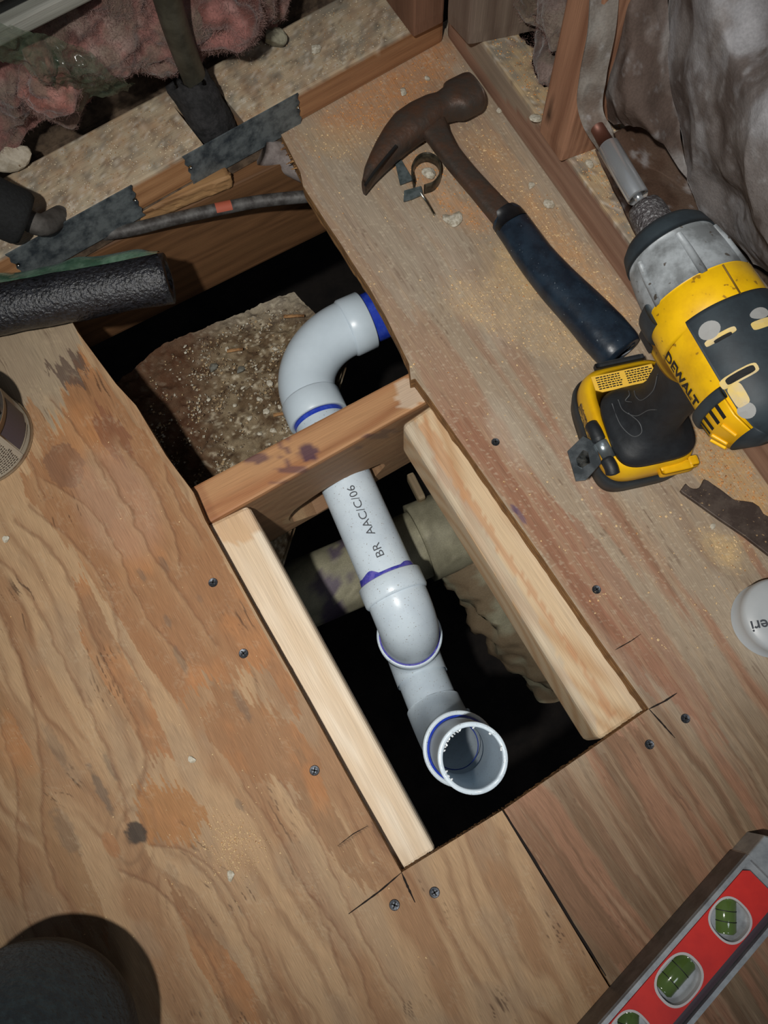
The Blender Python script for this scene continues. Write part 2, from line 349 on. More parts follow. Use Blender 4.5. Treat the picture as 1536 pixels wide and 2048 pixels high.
SAW = [  # (polygon, colour, strength) loose sawdust lying on the right sheet
    ([(640, 235), (700, 180), (790, 130), (880, 70), (915, 90), (905, 160), (840, 200), (770, 260), (700, 290), (650, 280)], (200, 142, 92), .85),
    ([(600, 285), (640, 250), (780, 260), (700, 320), (640, 310)], (190, 160, 122), .7),
    ([(780, 320), (850, 300), (880, 340), (930, 400), (990, 430), (960, 470), (900, 440), (860, 400)], (200, 150, 104), .75),
    ([(960, 250), (1000, 290), (1080, 400), (1180, 510), (1260, 620), (1290, 660), (1230, 640), (1100, 520), (1050, 440), (980, 330), (930, 280)], (202, 156, 108), .85),
    ([(985, 500), (1030, 470), (1080, 530), (1100, 600), (1040, 600), (990, 560)], (212, 176, 122), .8),
    ([(900, 560), (1010, 560), (1120, 640), (1230, 720), (1150, 740), (1020, 680), (900, 620)], (198, 168, 128), .7),
    ([(1125, 620), (1165, 610), (1235, 690), (1210, 715), (1150, 680)], (206, 172, 116), .8),
    ([(1385, 850), (1450, 860), (1560, 1010), (1560, 1110), (1460, 1000), (1390, 940)], (206, 162, 100), .9),
    ([(1395, 1070), (1430, 1060), (1490, 1090), (1480, 1140), (1440, 1130)], (210, 176, 120), .9),
]
def sawmask(px, py):
    out = []
    for p, colr, k in SAW:
        s = np.zeros(np.shape(px))
        for dx, dy in ((0, 0), (14, 0), (-14, 0), (0, 14), (0, -14), (26, 8), (-26, -8)): s = s + inpoly(px + dx + 24 * (fbm(px / 20, py / 20, 0, 4) - .5), py + dy, p)
        out.append((s / 7.0, colr, k))
    return out
def paint_right(V):
    q = PX(np.column_stack([V[:, :2], np.zeros(len(V))])); px, py = q[:, 0], q[:, 1]
    g = np.array([.56, .828]); a = px * g[0] + py * g[1]; c = px * g[1] - py * g[0]
    cc = c + 26 * (fbm(a / 300, c / 120, 0, 61) - .5) * 2
    C = np.tile(lin((168, 148, 124)), (len(V), 1))
    low = sst(1350, 1650, py * .8 + px * .25)  # lower right painted dimmer, standing in for the light's falloff
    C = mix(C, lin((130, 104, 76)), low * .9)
    jx, jy = jitter(px, py, g, 40, 71); ja = jx * g[0] + jy * g[1]
    C = mix(C, lin((164, 112, 82)), sst(.50, .60, fbm(cc / 48, ja / 700, 0, 62, 3)) * (.30 + .42 * sst(600, 900, py)))
    C = mix(C, lin((128, 88, 62)), sst(.56, .68, fbm(cc / 30, ja / 520, 0, 63, 3)) * .55 * sst(800, 1250, py))
    C = mix(C, lin((186, 172, 152)), sst(.48, .75, fbm(a / 180, c / 90, 0, 64)) * .55 * (1 - low))
    m = inpoly(jx, jy, [(900, 840), (960, 860), (1100, 1060), (1260, 1290), (1330, 1420), (1270, 1370), (1100, 1130)]); C = mix(C, lin((150, 98, 70)), m * .6)
    m = inpoly(jx, jy, [(1060, 990), (1130, 1010), (1290, 1200), (1400, 1370), (1460, 1500), (1340, 1400), (1180, 1190)]); C = mix(C, lin((156, 106, 80)), m * .6)
    m = inpoly(jx, jy, [(600, 300), (760, 290), (900, 560), (820, 640), (700, 480), (620, 380)]); C = mix(C, lin((172, 156, 136)), m * .6)
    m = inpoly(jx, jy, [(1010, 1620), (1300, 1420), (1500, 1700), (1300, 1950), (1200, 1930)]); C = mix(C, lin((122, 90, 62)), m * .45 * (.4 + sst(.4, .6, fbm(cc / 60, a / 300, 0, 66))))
    ck = sst(.80, .88, vn(cc / 1.8, a / 130, 0, 81)) * sst(.5, .72, fbm(a / 140, c / 80, 0, 83)); C = mix(C, lin((96, 68, 50)), ck * .5)
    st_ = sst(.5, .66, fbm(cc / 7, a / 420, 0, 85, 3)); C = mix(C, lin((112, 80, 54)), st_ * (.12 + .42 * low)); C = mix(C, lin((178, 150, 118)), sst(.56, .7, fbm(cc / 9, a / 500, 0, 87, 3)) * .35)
    for m, colr, k in sawmask(px, py):
        gr = (.45 + .8 * vn(px / 3.0, py / 3.0, 0, 90)) * (.35 + 1.1 * fbm(px / 28, py / 28, 0, 91)); C = mix(C, lin(colr) * 1.0, np.clip(m * k * gr, 0, 1))
    C = mix(C, lin((214, 198, 170)), sst(.78, .86, vn(px / 3.4, py / 3.4, 0, 92)) * .35 * sst(1500, 1000, py))
    # purple primer drips
    for (x, y, ra, rc) in ((1040, 1030, 22, 5), (1028, 1018, 12, 4)): C = mix(C, lin((86, 66, 104)), sst(1.2, .8, ell(px, py, x, y, ra, rc, g)) * .6)
    m = sst(1.1, .6, ell(px, py, 975, 425, 20, 10, g)); C = mix(C, lin((196, 150, 146)), m * .6)
    return desat(C, .12), np.column_stack([a / 2200, c / 2200, V[:, 2]])

def sheet_patch(L, R, step=3.2, dz=None):
    """structured grid between two photo-pixel polylines, on the floor plane"""
    n = int(max(np.sum(np.linalg.norm(np.diff(np.array(p, float), axis=0), axis=1)) for p in (L, R)) / step) + 2
    A, B = resample(L, n), resample(R, n); m = int(np.max(np.linalg.norm(A - B, axis=1)) / step) + 2
    t = np.linspace(0, 1, m)[None, :, None]; G = A[:, None] * (1 - t) + B[:, None] * t
    q = G.reshape(-1, 2); d = np.stack([q[:, 0] - 768, q[:, 1] - 1024, np.full(len(q), F)], 1); r = np.stack([d @ wx, d @ wy, d @ wz], 1)
    tt = -H / r[:, 2]; V = np.stack([r[:, 0] * tt, r[:, 1] * tt, np.zeros(len(q))], 1)
    return V, grid_faces(n, m), n, m
def skirt(edge_px, th=0.019, ragged=0.0006, seed=3, n=160):
    """vertical cut edge of the sheet below an edge polyline"""
    e = resample(edge_px, n); T = np.array([P(x, y, 0) for x, y in e]); rows = 7; V = []
    for k in range(rows):
        z = -th * k / (rows - 1); V.append(T + np.column_stack([(vn(np.arange(n) / 2.0, k, 0, seed) - .5) * ragged * 2, (vn(np.arange(n) / 2.0, k, 0, seed + 1) - .5) * ragged * 2, np.full(n, z)]) * [1 if k else 0, 1 if k else 0, 1])
    return np.concatenate(V), grid_faces(rows, n)
def ply_edge_paint(V):
    z = V[:, 2]; C = np.tile(lin((150, 112, 70)), (len(V), 1)); C = mix(C, lin((104, 72, 44)), (np.floor(z / -.0038).astype(int) % 2) * .7)
    return mix(C, lin((92, 66, 42)), sst(.5, .8, fbm(V[:, 0] * 200, V[:, 1] * 200, 0, 7)) * .5)

floor = empty('floor', (0, 0, 0), kind='structure')
PLY = attr_mat('plywood', rough=.68, fine=(55, 1500, 1500), amt=.30, bump=.5, dist=.0005)
EDGE = attr_mat('plywood_edge', rough=.8, fine=(150, 150, 800), amt=.2, bump=.4, dist=.0008)
LEFT_EDGE = [(112, 600), (143, 642), (156, 665), (232, 768), (272, 811), (332, 911), (357, 945), (387, 985), (410, 1040), (520, 1240), (612, 1402), (710, 1580), (803, 1745)]
RIGHT_EDGE = [(552, 250), (572, 288), (601, 345), (606, 372), (640, 425), (657, 452), (678, 482), (705, 525), (739, 576), (770, 630), (795, 680), (818, 727), (822, 760), (830, 757), (862, 800), (970, 953), (1080, 1108), (1190, 1268), (1298, 1418)]
def make_sheet(name, patches, skirts, painter, label):
    Vs, Fs = join([(v, f) for v, f, *_ in patches]); C, g = painter(Vs)
    sh = put(name, Vs, Fs, PLY, floor, C, g, smooth=False)
    sk = join([skirt(e, seed=i) for i, e in enumerate(skirts)])
    put('cut_edge', sk[0], sk[1], EDGE, sh, ply_edge_paint(sk[0]), sk[0], smooth=False)
    tag(sh, label); return sh
left_sheet = make_sheet('plywood_sheet', [sheet_patch([(-250, 600), (-250, 1745)], LEFT_EDGE), sheet_patch([(-250, 1745), (-250, 2250)], [(803, 1745), (1112, 2250)]),
    sheet_patch([(803, 1745), (1112, 2250)], [(1004, 1621), (1385, 2250)])], [LEFT_EDGE, [(803, 1745), (1004, 1621)], [(1004, 1621), (1385, 2250)]], paint_left, 'orange brown plywood sheet left of the opening')
SL = -.0
right_sheet = make_sheet('plywood_sheet', [sheet_patch(RIGHT_EDGE, [(975, -10), (1760, 1090)]), sheet_patch([(1298, 1418), (1690, 1990)], [(1760, 1090), (2160, 1640)]),
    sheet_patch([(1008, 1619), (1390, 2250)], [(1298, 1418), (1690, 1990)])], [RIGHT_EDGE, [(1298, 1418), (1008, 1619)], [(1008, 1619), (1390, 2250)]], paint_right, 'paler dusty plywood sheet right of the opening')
# saw overcuts and pencil marks at the corners: thin dark slots cut in the face
CUT = mat('saw_kerf', (26, 17, 12), .95)
def slot(pts, wpx, parent=left_sheet):
    pts = resample(pts, 14); V = []
    for i, (x, y) in enumerate(pts):
        d = pts[min(i + 1, 13)] - pts[max(i - 1, 0)]; d = d / np.linalg.norm(d); nn = np.array([-d[1], d[0]]) * wpx / 2 * (1 - .7 * abs(i / 6.5 - 1) ** 3) * (0.7 + .6 * random.random())
        V.append(P(x + nn[0], y + nn[1], .0004)); V.append(P(x - nn[0], y - nn[1], .0004))
    put('saw_cut', V, [(2 * i, 2 * i + 1, 2 * i + 3, 2 * i + 2) for i in range(13)], CUT, parent, smooth=False)
slot([(803, 1745), (760, 1782), (697, 1828)], 4); slot([(803, 1745), (816, 1775), (830, 1805)], 4)
slot([(1298, 1418), (1330, 1402), (1354, 1386)], 4, right_sheet); slot([(1298, 1418), (1325, 1448), (1350, 1476)], 3, right_sheet)
slot([(1004, 1618), (1050, 1690), (1100, 1772), (1150, 1855), (1212, 1952)], 5, right_sheet)
slot([(1230, 1300), (1262, 1282), (1282, 1268)], 2, right_sheet); slot([(675, 1692), (706, 1668), (735, 1652)], 1.6)

# screws in the sheets
SCREW = mat('phosphate_steel', (92, 96, 102), .45, .8, (48, 50, 56), 900); SDARK = mat('screw_recess', (18, 18, 20), .8)
def screw(px, py, parent, r=.0043, a=0.3):
    c = P(px, py, .0003); n = 20; V = [c + [r * math.cos(t), r * math.sin(t), 0] for t in np.linspace(0, 2 * math.pi, n, endpoint=False)]
    V += [c + [r * .9 * math.cos(t), r * .9 * math.sin(t), .0006] for t in np.linspace(0, 2 * math.pi, n, endpoint=False)]
    V += [c + [r * .45 * math.cos(t), r * .45 * math.sin(t), .0002] for t in np.linspace(0, 2 * math.pi, n, endpoint=False)]
    Fc = [(i, (i + 1) % n, n + (i + 1) % n, n + i) for i in range(n)] + [(n + i, n + (i + 1) % n, 2 * n + (i + 1) % n, 2 * n + i) for i in range(n)] + [tuple(range(2 * n, 3 * n))]
    me = put('screw', V, Fc, [SCREW, SDARK], parent, smooth=False)
    V2, F2 = [], []
    for k in range(2):
        u = np.array([math.cos(a + k * math.pi / 2), math.sin(a + k * math.pi / 2), 0]); v = np.array([-u[1], u[0], 0]); b = len(V2)
        V2 += [c + u * r * .62 + v * r * .13 + [0, 0, .0009], c - u * r * .62 + v * r * .13 + [0, 0, .0009], c - u * r * .62 - v * r * .13 + [0, 0, .0009], c + u * r * .62 - v * r * .13 + [0, 0, .0009]]; F2.append((b, b + 1, b + 2, b + 3))
    # the cross recess is joined into the screw mesh (level thing > part > sub-part)
    m = me.data; bm = bmesh.new(); bm.from_mesh(m); inv = np.array(me.matrix_world.inverted())
    vs = [bm.verts.new((np.array([*q, 1]) @ inv.T)[:3]) for q in V2]
    for f in F2: nf = bm.faces.new([vs[i] for i in f]); nf.material_index = 1
    bm.to_mesh(m); bm.free()
for i, (x, y) in enumerate([(426, 1165), (487, 1307), (629, 1541), (869, 1785), (789, 1810)]): screw(x, y, left_sheet, a=i * .7)
for i, (x, y) in enumerate([(991, 884), (1193, 1179), (1371, 1437), (1299, 1489)]): screw(x, y, right_sheet, .0040, a=i * .6)

# ------------------------------------------------------------------ lumber
LUM = attr_mat('sawn_lumber', rough=.62, fine=(22, 1100, 1100), amt=.22, bump=.35, dist=.0004)
STAIN = lin((72, 46, 72))
def lumber(name, quad, ztop, h, cols, parent=None, stains=(), r=.003, grain=None, seed=0, step=.0045, ring=1.0, curve=0.0, cutter=None, label=None, cat=None, group=None, patches=(), kind=None, dust=0.0, dustcol=(196, 170, 132), rag=0, world=False, side=None):
    """quad: photo pixels (or world xy) of the top face p00 -> p10 along the length, p01/p11 the other long side"""
    Q = [np.array([q[0], q[1], ztop]) if world else P(q[0], q[1], ztop) for q in quad]
    Lh = (np.linalg.norm(Q[1] - Q[0]) + np.linalg.norm(Q[3] - Q[2])) / 2; W = (np.linalg.norm(Q[2] - Q[0]) + np.linalg.norm(Q[3] - Q[1])) / 2
    V, Fc = rbox(Lh, W, h, r, max(6, int(Lh / step)), max(6, int(W / (step * .6))), max(6, int(h / step)))
    u = (V[:, 0] / Lh)[:, None]; v = (V[:, 1] / W)[:, None]
    Wd = (Q[0] * (1 - u) + Q[1] * u) * (1 - v) + (Q[2] * (1 - u) + Q[3] * u) * v; Wd[:, 2] = ztop + V[:, 2]
    if rag: Wd[:, :2] += ((fbm(V[:, 0] * 120, V[:, 1] * 300, V[:, 2] * 300, seed, 3) - .5) * rag)[:, None]
    if cutter is not None:
        Fw = Fc; me = bpy.data.meshes.new('c'); me.from_pydata(Wd.tolist(), [], [list(map(int, f)) for f in Fw]); ob = bpy.data.objects.new('c', me); COL.objects.link(ob)
        cm = bpy.data.meshes.new('k'); cm.from_pydata(cutter[0].tolist(), [], [list(map(int, f)) for f in cutter[1]]); co = bpy.data.objects.new('k', cm); COL.objects.link(co)
        for q in (me, cm):
            b2 = bmesh.new(); b2.from_mesh(q); bmesh.ops.recalc_face_normals(b2, faces=b2.faces[:]); b2.to_mesh(q); b2.free()
        md = ob.modifiers.new('b', 'BOOLEAN'); md.object = co; md.operation = 'DIFFERENCE'; md.solver = 'EXACT'; bpy.context.view_layer.update()
        e = bpy.data.meshes.new_from_object(ob.evaluated_get(bpy.context.evaluated_depsgraph_get()))
        Wd = np.array([q.co[:] for q in e.vertices]); Fc = [tuple(p.vertices) for p in e.polygons]
        bpy.data.objects.remove(ob); bpy.data.objects.remove(co)
        ax = (Q[1] - Q[0]) / np.linalg.norm(Q[1] - Q[0]); ay = np.cross((0, 0, 1), ax) * (1 if np.cross(ax, Q[2] - Q[0])[2] > 0 else -1)
        V = np.stack([(Wd - Q[0]) @ ax, (Wd - Q[0]) @ ay, Wd[:, 2] - ztop], 1)
    l, a, b = V[:, 0], V[:, 1], V[:, 2]
    rr = np.hypot(a - W * .4 + curve * (l - Lh / 2) ** 2 / Lh + .01 * (fbm(l * 5, a * 30, b * 30, seed + 5) - .5), b * .8 + .05) * 1000 * ring
    C = np.tile(lin(cols[0]), (len(Wd), 1)); C = mix(C, lin(cols[1]), (np.abs(np.sin(rr * .55 + 3 * fbm(l * 7, a * 40, b * 40, seed))) ** 3) * .8)
    C = mix(C, lin(cols[2]), sst(.5, .75, fbm(l * 9, a * 60, b * 60, seed + 2)) * .7)
    q = PX(Wd); px, py = q[:, 0], q[:, 1]
    for (poly, colr, k) in patches:
        wob = (fbm(px / 12, py / 12, 0, seed + 8) - .5) * 16
        C = mix(C, lin(colr), inpoly(px + wob, py + wob * .6, poly) * k)
    for (x, y, ra, rc, k) in stains:
        d = np.hypot((px - x) / ra, (py - y) / rc) + .7 * (fbm(px / 9, py / 9, 0, seed + 3) - .5); C = mix(C, STAIN, sst(1.05, .8, d) * k)
    if side: C = mix(C, lin(side), sst(-.003, -.008, b) * .7 * (.6 + .6 * fbm(l * 12, a * 40, b * 60, 5)))  # sides greyed as aged wood, and darkened to paint in their shade
    if dust:
        C = mix(C, lin((128, 116, 98)), (b > -.004) * sst(.5, .7, fbm(px / 30, py / 30, 0, seed + 9)) * .6)
        dustcol_ = np.tile(lin(dustcol), (len(Wd), 1)); dustcol_ = mix(dustcol_, lin((150, 140, 122)), sst(.45, .65, fbm(px / 22, py / 22, 0, seed + 12))); dustcol_ = mix(dustcol_, lin((212, 202, 184)), sst(.66, .74, fbm(px / 5, py / 5, 0, seed + 13, 2)) * .8); dustcol_ = mix(dustcol_, lin((96, 82, 68)), sst(.68, .76, fbm(px / 7, py / 7, 0, seed + 15, 2)) * .6)
        dustcol = None
    if dust: C = mix(C, dustcol_, np.clip((b > -.004) * dust * (.35 + .9 * fbm(px / 18, py / 18, 0, seed + 6)), 0, 1))
    return put(name, Wd, Fc, LUM, parent, desat(C, .16), np.stack([l, a, b], 1) + seed * .37, smooth=False, label=label, cat=cat, group=group, kind=kind)
def cyl_cut(c, axis, r1, r2, ln, seg=28, wob=.0):
    axis = np.asarray(axis, float); axis /= np.linalg.norm(axis); V, Fc = sweep([c - axis * ln / 2, c + axis * ln / 2], [(r1, r2), (r1, r2)], seg=seg)
    if wob:
        k = 1 + wob * (vn(np.arange(seg) * .9, 0, 0, 3) - .5); k = np.tile(k, 2)[:, None]; ce = np.repeat(np.array([c - axis * ln / 2, c + axis * ln / 2]), seg, 0); V = ce + (V - ce) * k
    return V, Fc

ZJ = -.0192; ZP = -.1265                     # top of joists, axis of the upper white drain
pipe_a, pipe_b = P(628, 816, ZP), P(771, 1138, ZP); pdir = (pipe_b - pipe_a) / np.linalg.norm(pipe_b - pipe_a)
hole_c = P(672, 915, ZP)
side = np.cross(pdir, (0, 0, 1))
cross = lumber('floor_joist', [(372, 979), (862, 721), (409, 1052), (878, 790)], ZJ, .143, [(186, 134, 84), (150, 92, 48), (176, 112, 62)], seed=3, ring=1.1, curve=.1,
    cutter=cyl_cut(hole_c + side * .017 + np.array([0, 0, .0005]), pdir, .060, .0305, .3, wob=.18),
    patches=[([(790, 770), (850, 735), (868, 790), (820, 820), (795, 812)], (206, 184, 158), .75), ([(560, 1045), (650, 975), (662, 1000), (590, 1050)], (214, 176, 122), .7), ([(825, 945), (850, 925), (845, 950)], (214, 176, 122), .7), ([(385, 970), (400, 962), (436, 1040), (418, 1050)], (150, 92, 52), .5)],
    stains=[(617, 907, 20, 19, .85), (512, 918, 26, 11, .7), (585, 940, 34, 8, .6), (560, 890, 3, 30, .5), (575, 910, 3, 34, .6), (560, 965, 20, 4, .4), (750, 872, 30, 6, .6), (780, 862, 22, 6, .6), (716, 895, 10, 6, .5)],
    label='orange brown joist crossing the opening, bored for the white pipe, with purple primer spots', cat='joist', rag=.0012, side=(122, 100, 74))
# pale nailers under the two cut edges
lumber('nailer_board', [(408, 1051), (794, 1753), (496, 1008), (874, 1702)], ZJ, .089, [(238, 218, 190), (218, 188, 150), (242, 226, 202)], seed=11, ring=.8, r=.005,
    patches=[([(420, 1040), (500, 1010), (520, 1060), (500, 1080), (470, 1090), (440, 1080)], (206, 156, 100), .6)],
    label='clean pale pine nailer board along the left cut edge of the opening', cat='board')
lumber('nailer_board', [(878, 796), (1317, 1407), (802, 848), (1201, 1484)], ZJ, .064, [(216, 186, 144), (196, 150, 100), (214, 190, 156)], seed=23, ring=.5, curve=.5, r=.007,
    patches=[([(836, 850), (862, 905), (880, 960), (960, 1050), (1060, 1190), (1160, 1330), (1215, 1440), (1235, 1432), (1120, 1260), (1000, 1080), (920, 960), (880, 880), (850, 830)], (196, 132, 80), .55),
             ([(800, 850), (830, 840), (900, 960), (960, 1040), (1060, 1210), (1190, 1440), (1196, 1480), (1100, 1330), (960, 1100), (870, 960)], (176, 172, 158), .4)],
    label='pine nailer board with a brown heart streak along the right cut edge of the opening', cat='board')
# rim joist below the wall plate
rim = lumber('rim_joist', [(-230, 705), (700, 262), (-260, 640), (670, 200)], ZJ - .001, .146, [(122, 82, 46), (92, 60, 32), (112, 76, 42)], seed=31, ring=1.3,
    label='brown rim joist face below the wall plate, at the far end of the opening', cat='joist')
# splintered remnant of old subfloor under the plate
lumber('subfloor_remnant', [(270, 430), (462, 352), (255, 385), (440, 310)], -.001, .018, [(160, 116, 66), (96, 62, 34), (178, 134, 82)], seed=37, ring=3, rag=.006, label='splintered strip of old subfloor under the wall plate', cat='board')

for i in range(12):
    t = i / 11; x, y = 566 + 34 * t + random.uniform(-4, 4), 280 + 60 * t; a = P(x + 16, y + 2, -.004 - .010 * random.random()); b = P(x - random.uniform(4, 16), y + random.uniform(2, 16), -.006 - .012 * random.random())
    V, Fc = sweep([a, (a + b) / 2 + [0, 0, .002], b], [(.0018, .0011), (.0015, .0009), (.0003, .0003)], seg=6, ex=3); put('splinter', V, Fc, mat('torn_wood', (170, 128, 80), .85, c2=(104, 70, 42), scale=200, bump=.5), right_sheet, smooth=False)
# ------------------------------------------------------------------ walls: plates and studs
def poly_plate(name, front, zt, zb, width, cols, parent, seed, dust, dustcol, sgn=1, cuts=None, **kw):
    A, B = P(*front[0]), P(*front[1]); d = (B - A) / np.linalg.norm(B - A); n = np.cross((0, 0, 1), d) * sgn
    A2, B2 = A + n * width, B + n * width
    return lumber(name, [A, B, A2, B2], zt, zt - zb, cols, parent, seed=seed, dust=dust, dustcol=dustcol, world=True, step=.005, cutter=cuts, **kw)
wall_back = empty('wall_back', P(400, 300, 0), kind='structure')
wall_right = empty('wall_right', P(1150, 450, 0), kind='structure')
pl0, pl1 = P(-200, 692), P(886, 84)
pd_ = (pl1 - pl0) / np.linalg.norm(pl1 - pl0); pn = np.cross((0, 0, 1), pd_)
nz = P(446, 268, .037)
ncut = join([(lambda vf: (np.array([(nz + pd_ * q[0] + pn * q[1] + np.array([0, 0, q[2]])) for q in vf[0]]), vf[1]))(bx(-.024, .026, -.02, .062, -.03, .03))])
poly_plate('wall_plate', [(-200, 692), (886, 84)], .037, 0.0002, .089, [(190, 136, 84), (140, 90, 48), (170, 116, 66)], wall_back, 41, 1.0, (190, 172, 142), cuts=ncut, ring=.7,
    patches=[([(600, 190), (900, 40), (905, 90), (760, 180), (605, 262)], (150, 104, 70), .5), ([(600, 180), (900, 30), (800, -40), (500, 100)], (196, 160, 122), .6)])
poly_plate('wall_plate', [(893, 73), (1640, 1121)], .050, 0.0002, .089, [(168, 128, 104), (136, 96, 76), (170, 140, 118)], wall_right, 43, 1.0, (196, 168, 124), ring=.6,
    patches=[([(930, 90), (1000, 60), (1060, 190), (1080, 260), (1000, 190)], (168, 156, 134), .6)])
RED_OAK = [(176, 120, 84), (132, 82, 54), (160, 106, 72)]
def stud(c0, c1, back_px, z0, height, cols=None, seed=0, parent=None, name='wall_stud', **kw):
    """c0-c1: photo pixels of the front base edge at z0, depth towards back_px"""
    A, B, Cc = P(*c0, z0), P(*c1, z0), P(*back_px, z0); n = (Cc - (A if kw.pop('fromA', True) else B)); dep = kw.pop('depth', .089); n = n / np.linalg.norm(n) * dep
    # long axis vertical: build lying then stand it up
    Lx = height; W = np.linalg.norm(B - A); V, Fc = rbox(Lx, W, dep, .003, 60, 14, 14)
    e1 = (B - A) / W; e2 = n / dep; Wd = A + np.outer(V[:, 0], (0, 0, 1)) + np.outer(V[:, 1], e1) + np.outer(-V[:, 2], e2)
    l, a, b = V.T; rr = np.hypot(a - W * .3 + .012 * (fbm(l * 4, a * 30, b * 30, seed) - .5), b + .06) * 1000
    C = np.tile(lin(cols[0]), (len(V), 1)); C = mix(C, lin(cols[1]), np.abs(np.sin(rr * .5 + 3 * fbm(l * 6, a * 40, b * 40, seed))) ** 2.5 * .85); C = mix(C, lin(cols[2]), sst(.45, .7, fbm(l * 12, a * 60, b * 60, seed + 1)) * .6)
    for (kl, ka, kr) in kw.get('knots', ()):
        d = np.hypot((l - kl) / (kr * 2.2), (a - ka) / kr); C = mix(C, lin((54, 34, 24)), sst(1.1, .6, d + .4 * (fbm(l * 200, a * 200, 0, 3) - .5)) * (b > -.004) * .85)
    return put(name, Wd, Fc, LUM, parent, desat(C, .3), np.stack([l, a, b], 1) + seed * .31, smooth=False)
stud((826, 77), (888, 46), (778, 12), .037, .9, [(150, 98, 66), (112, 68, 42), (140, 92, 62)], 51, wall_back)
stud((892, 42), (936, 92), (1000, 20), .050, .9, [(140, 118, 100), (108, 84, 70), (132, 106, 90)], 53, wall_right)
stud((1076, 262), (1120, 326), (1150, 235), .050, .9, depth=.046, cols= [(190, 128, 86), (140, 84, 50), (170, 110, 72)], seed=55, parent=wall_right, knots=[(.035, .012, .006)])
# backing of the wall bays so the cavities end in real boards
OSB = mat('wall_sheathing', (110, 92, 74), .9, c2=(70, 56, 44), scale=60, bump=.5)
A, B = pl0 + pn * .135 - pd_ * .3, pl1 + pn * .135 + pd_ * .05
bk, bf = prism([A, B, B + pn * .012, A + pn * .012], -.3, 1.0); put('sheathing', bk, bf, OSB, wall_back, smooth=False)
rp0, rp1 = P(893, 73), P(1640, 1121); rd_ = (rp1 - rp0) / np.linalg.norm(rp1 - rp0); rn = np.cross((0, 0, 1), rd_)
A, B = rp0 + rn * .125 - rd_ * .05, rp1 + rn * .125 + rd_ * .2
bk, bf = prism([A, B, B + rn * .012, A + rn * .012], -.02, 1.0); put('sheathing', bk, bf, OSB, wall_right, smooth=False)
# subfloor under the back wall
bk, bf = prism([pl0 + pn * .0 - pd_ * .2, pl1 + pn * .0, pl1 + pn * .134, pl0 + pn * .134 - pd_ * .2], -.018, -.0005)
put('subfloor_strip', bk, bf, OSB, wall_back, smooth=False)

# ------------------------------------------------------------------ metal nail plates on the back plate face
GALV = mat('galvanised_steel', (112, 120, 122), .5, .25, (54, 62, 68), 55, lo=.38, hi=.62, bump=.2, bscale=300)
NAILH = mat('bright_nail', (210, 210, 200), .25, 1.0)
def nail_plate(t0px, t1px, label, z0=-.004, z1=.039):
    a = P(*t0px, .037); b = P(*t1px, .037); t0, t1 = (a - pl0) @ pd_, (b - pl0) @ pd_; n = 14; out = []
    e = empty('nail_plate', pl0 + pd_ * (t0 + t1) / 2 + np.array([0, 0, z0]), label, 'nail plate', 'nail plates on the back wall plate')
    # toothed ends
    zz = np.linspace(z0, z1, 9); jag = [0, .0025, .0005, .003, .001, .0028, 0, .002, 0]
    pts = [(t0 + j, z) for j, z in zip(jag, zz)] + [(t1 - j, z) for j, z in list(zip(jag, zz))[::-1]]
    m = len(pts); f = lambda off: [pl0 + pd_ * t + pn * off + np.array([0, 0, z]) for t, z in pts]
    V = f(-.0022) + f(-.0006); Fc = [tuple(range(m)), tuple(range(m, 2 * m))[::-1]] + [(i, i + m, (i + 1) % m + m, (i + 1) % m) for i in range(m)]
    put('plate', V, Fc, GALV, e, smooth=False)
    for t in (t0 + .004, t1 - .004):
        c = pl0 + pd_ * t + np.array([0, 0, z0 + .028]); V, Fc = sweep([c, c - pn * .0035], [.0022, .0018], seg=10); put('nail_head', V, Fc, NAILH, e)
nail_plate((366, 318), (602, 196), 'dark grey steel nail plate further right on the back wall plate, beside the vertical pipe')
nail_plate((12, 512), (268, 378), 'mottled steel nail plate at the left end of the back wall plate', z0=-.006)

# ------------------------------------------------------------------ ceiling of the crawl space below (debris layer)
def debris_paint(V, s=0):
    x, y = V[:, 0] * 1000, V[:, 1] * 1000
    C = np.tile(lin((138, 122, 98)), (len(V), 1)); C = mix(C, lin((92, 72, 52)), sst(.4, .65, fbm(x / 14, y / 14, 0, s)) * .8)
    C = mix(C, lin((196, 184, 160)), sst(.62, .74, fbm(x / 4.5, y / 4.5, 0, s + 2)) * .85); C = mix(C, lin((70, 52, 38)), sst(.6, .7, fbm(x / 6, y / 6, 0, s + 5)) * .7)
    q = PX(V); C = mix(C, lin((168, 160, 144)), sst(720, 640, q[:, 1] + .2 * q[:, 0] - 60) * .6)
    C = mix(C, lin((88, 58, 42)), sst(470, 360, q[:, 0] + 0 * q[:, 1]) * .8)  # left part painted dark brown for the shadow of the floor edge
    return C
DEB = attr_mat('dusty_debris', rough=.95, fine=(900, 900, 900), amt=.35, bump=.8, dist=.001, spec=.1)
zd = -.170
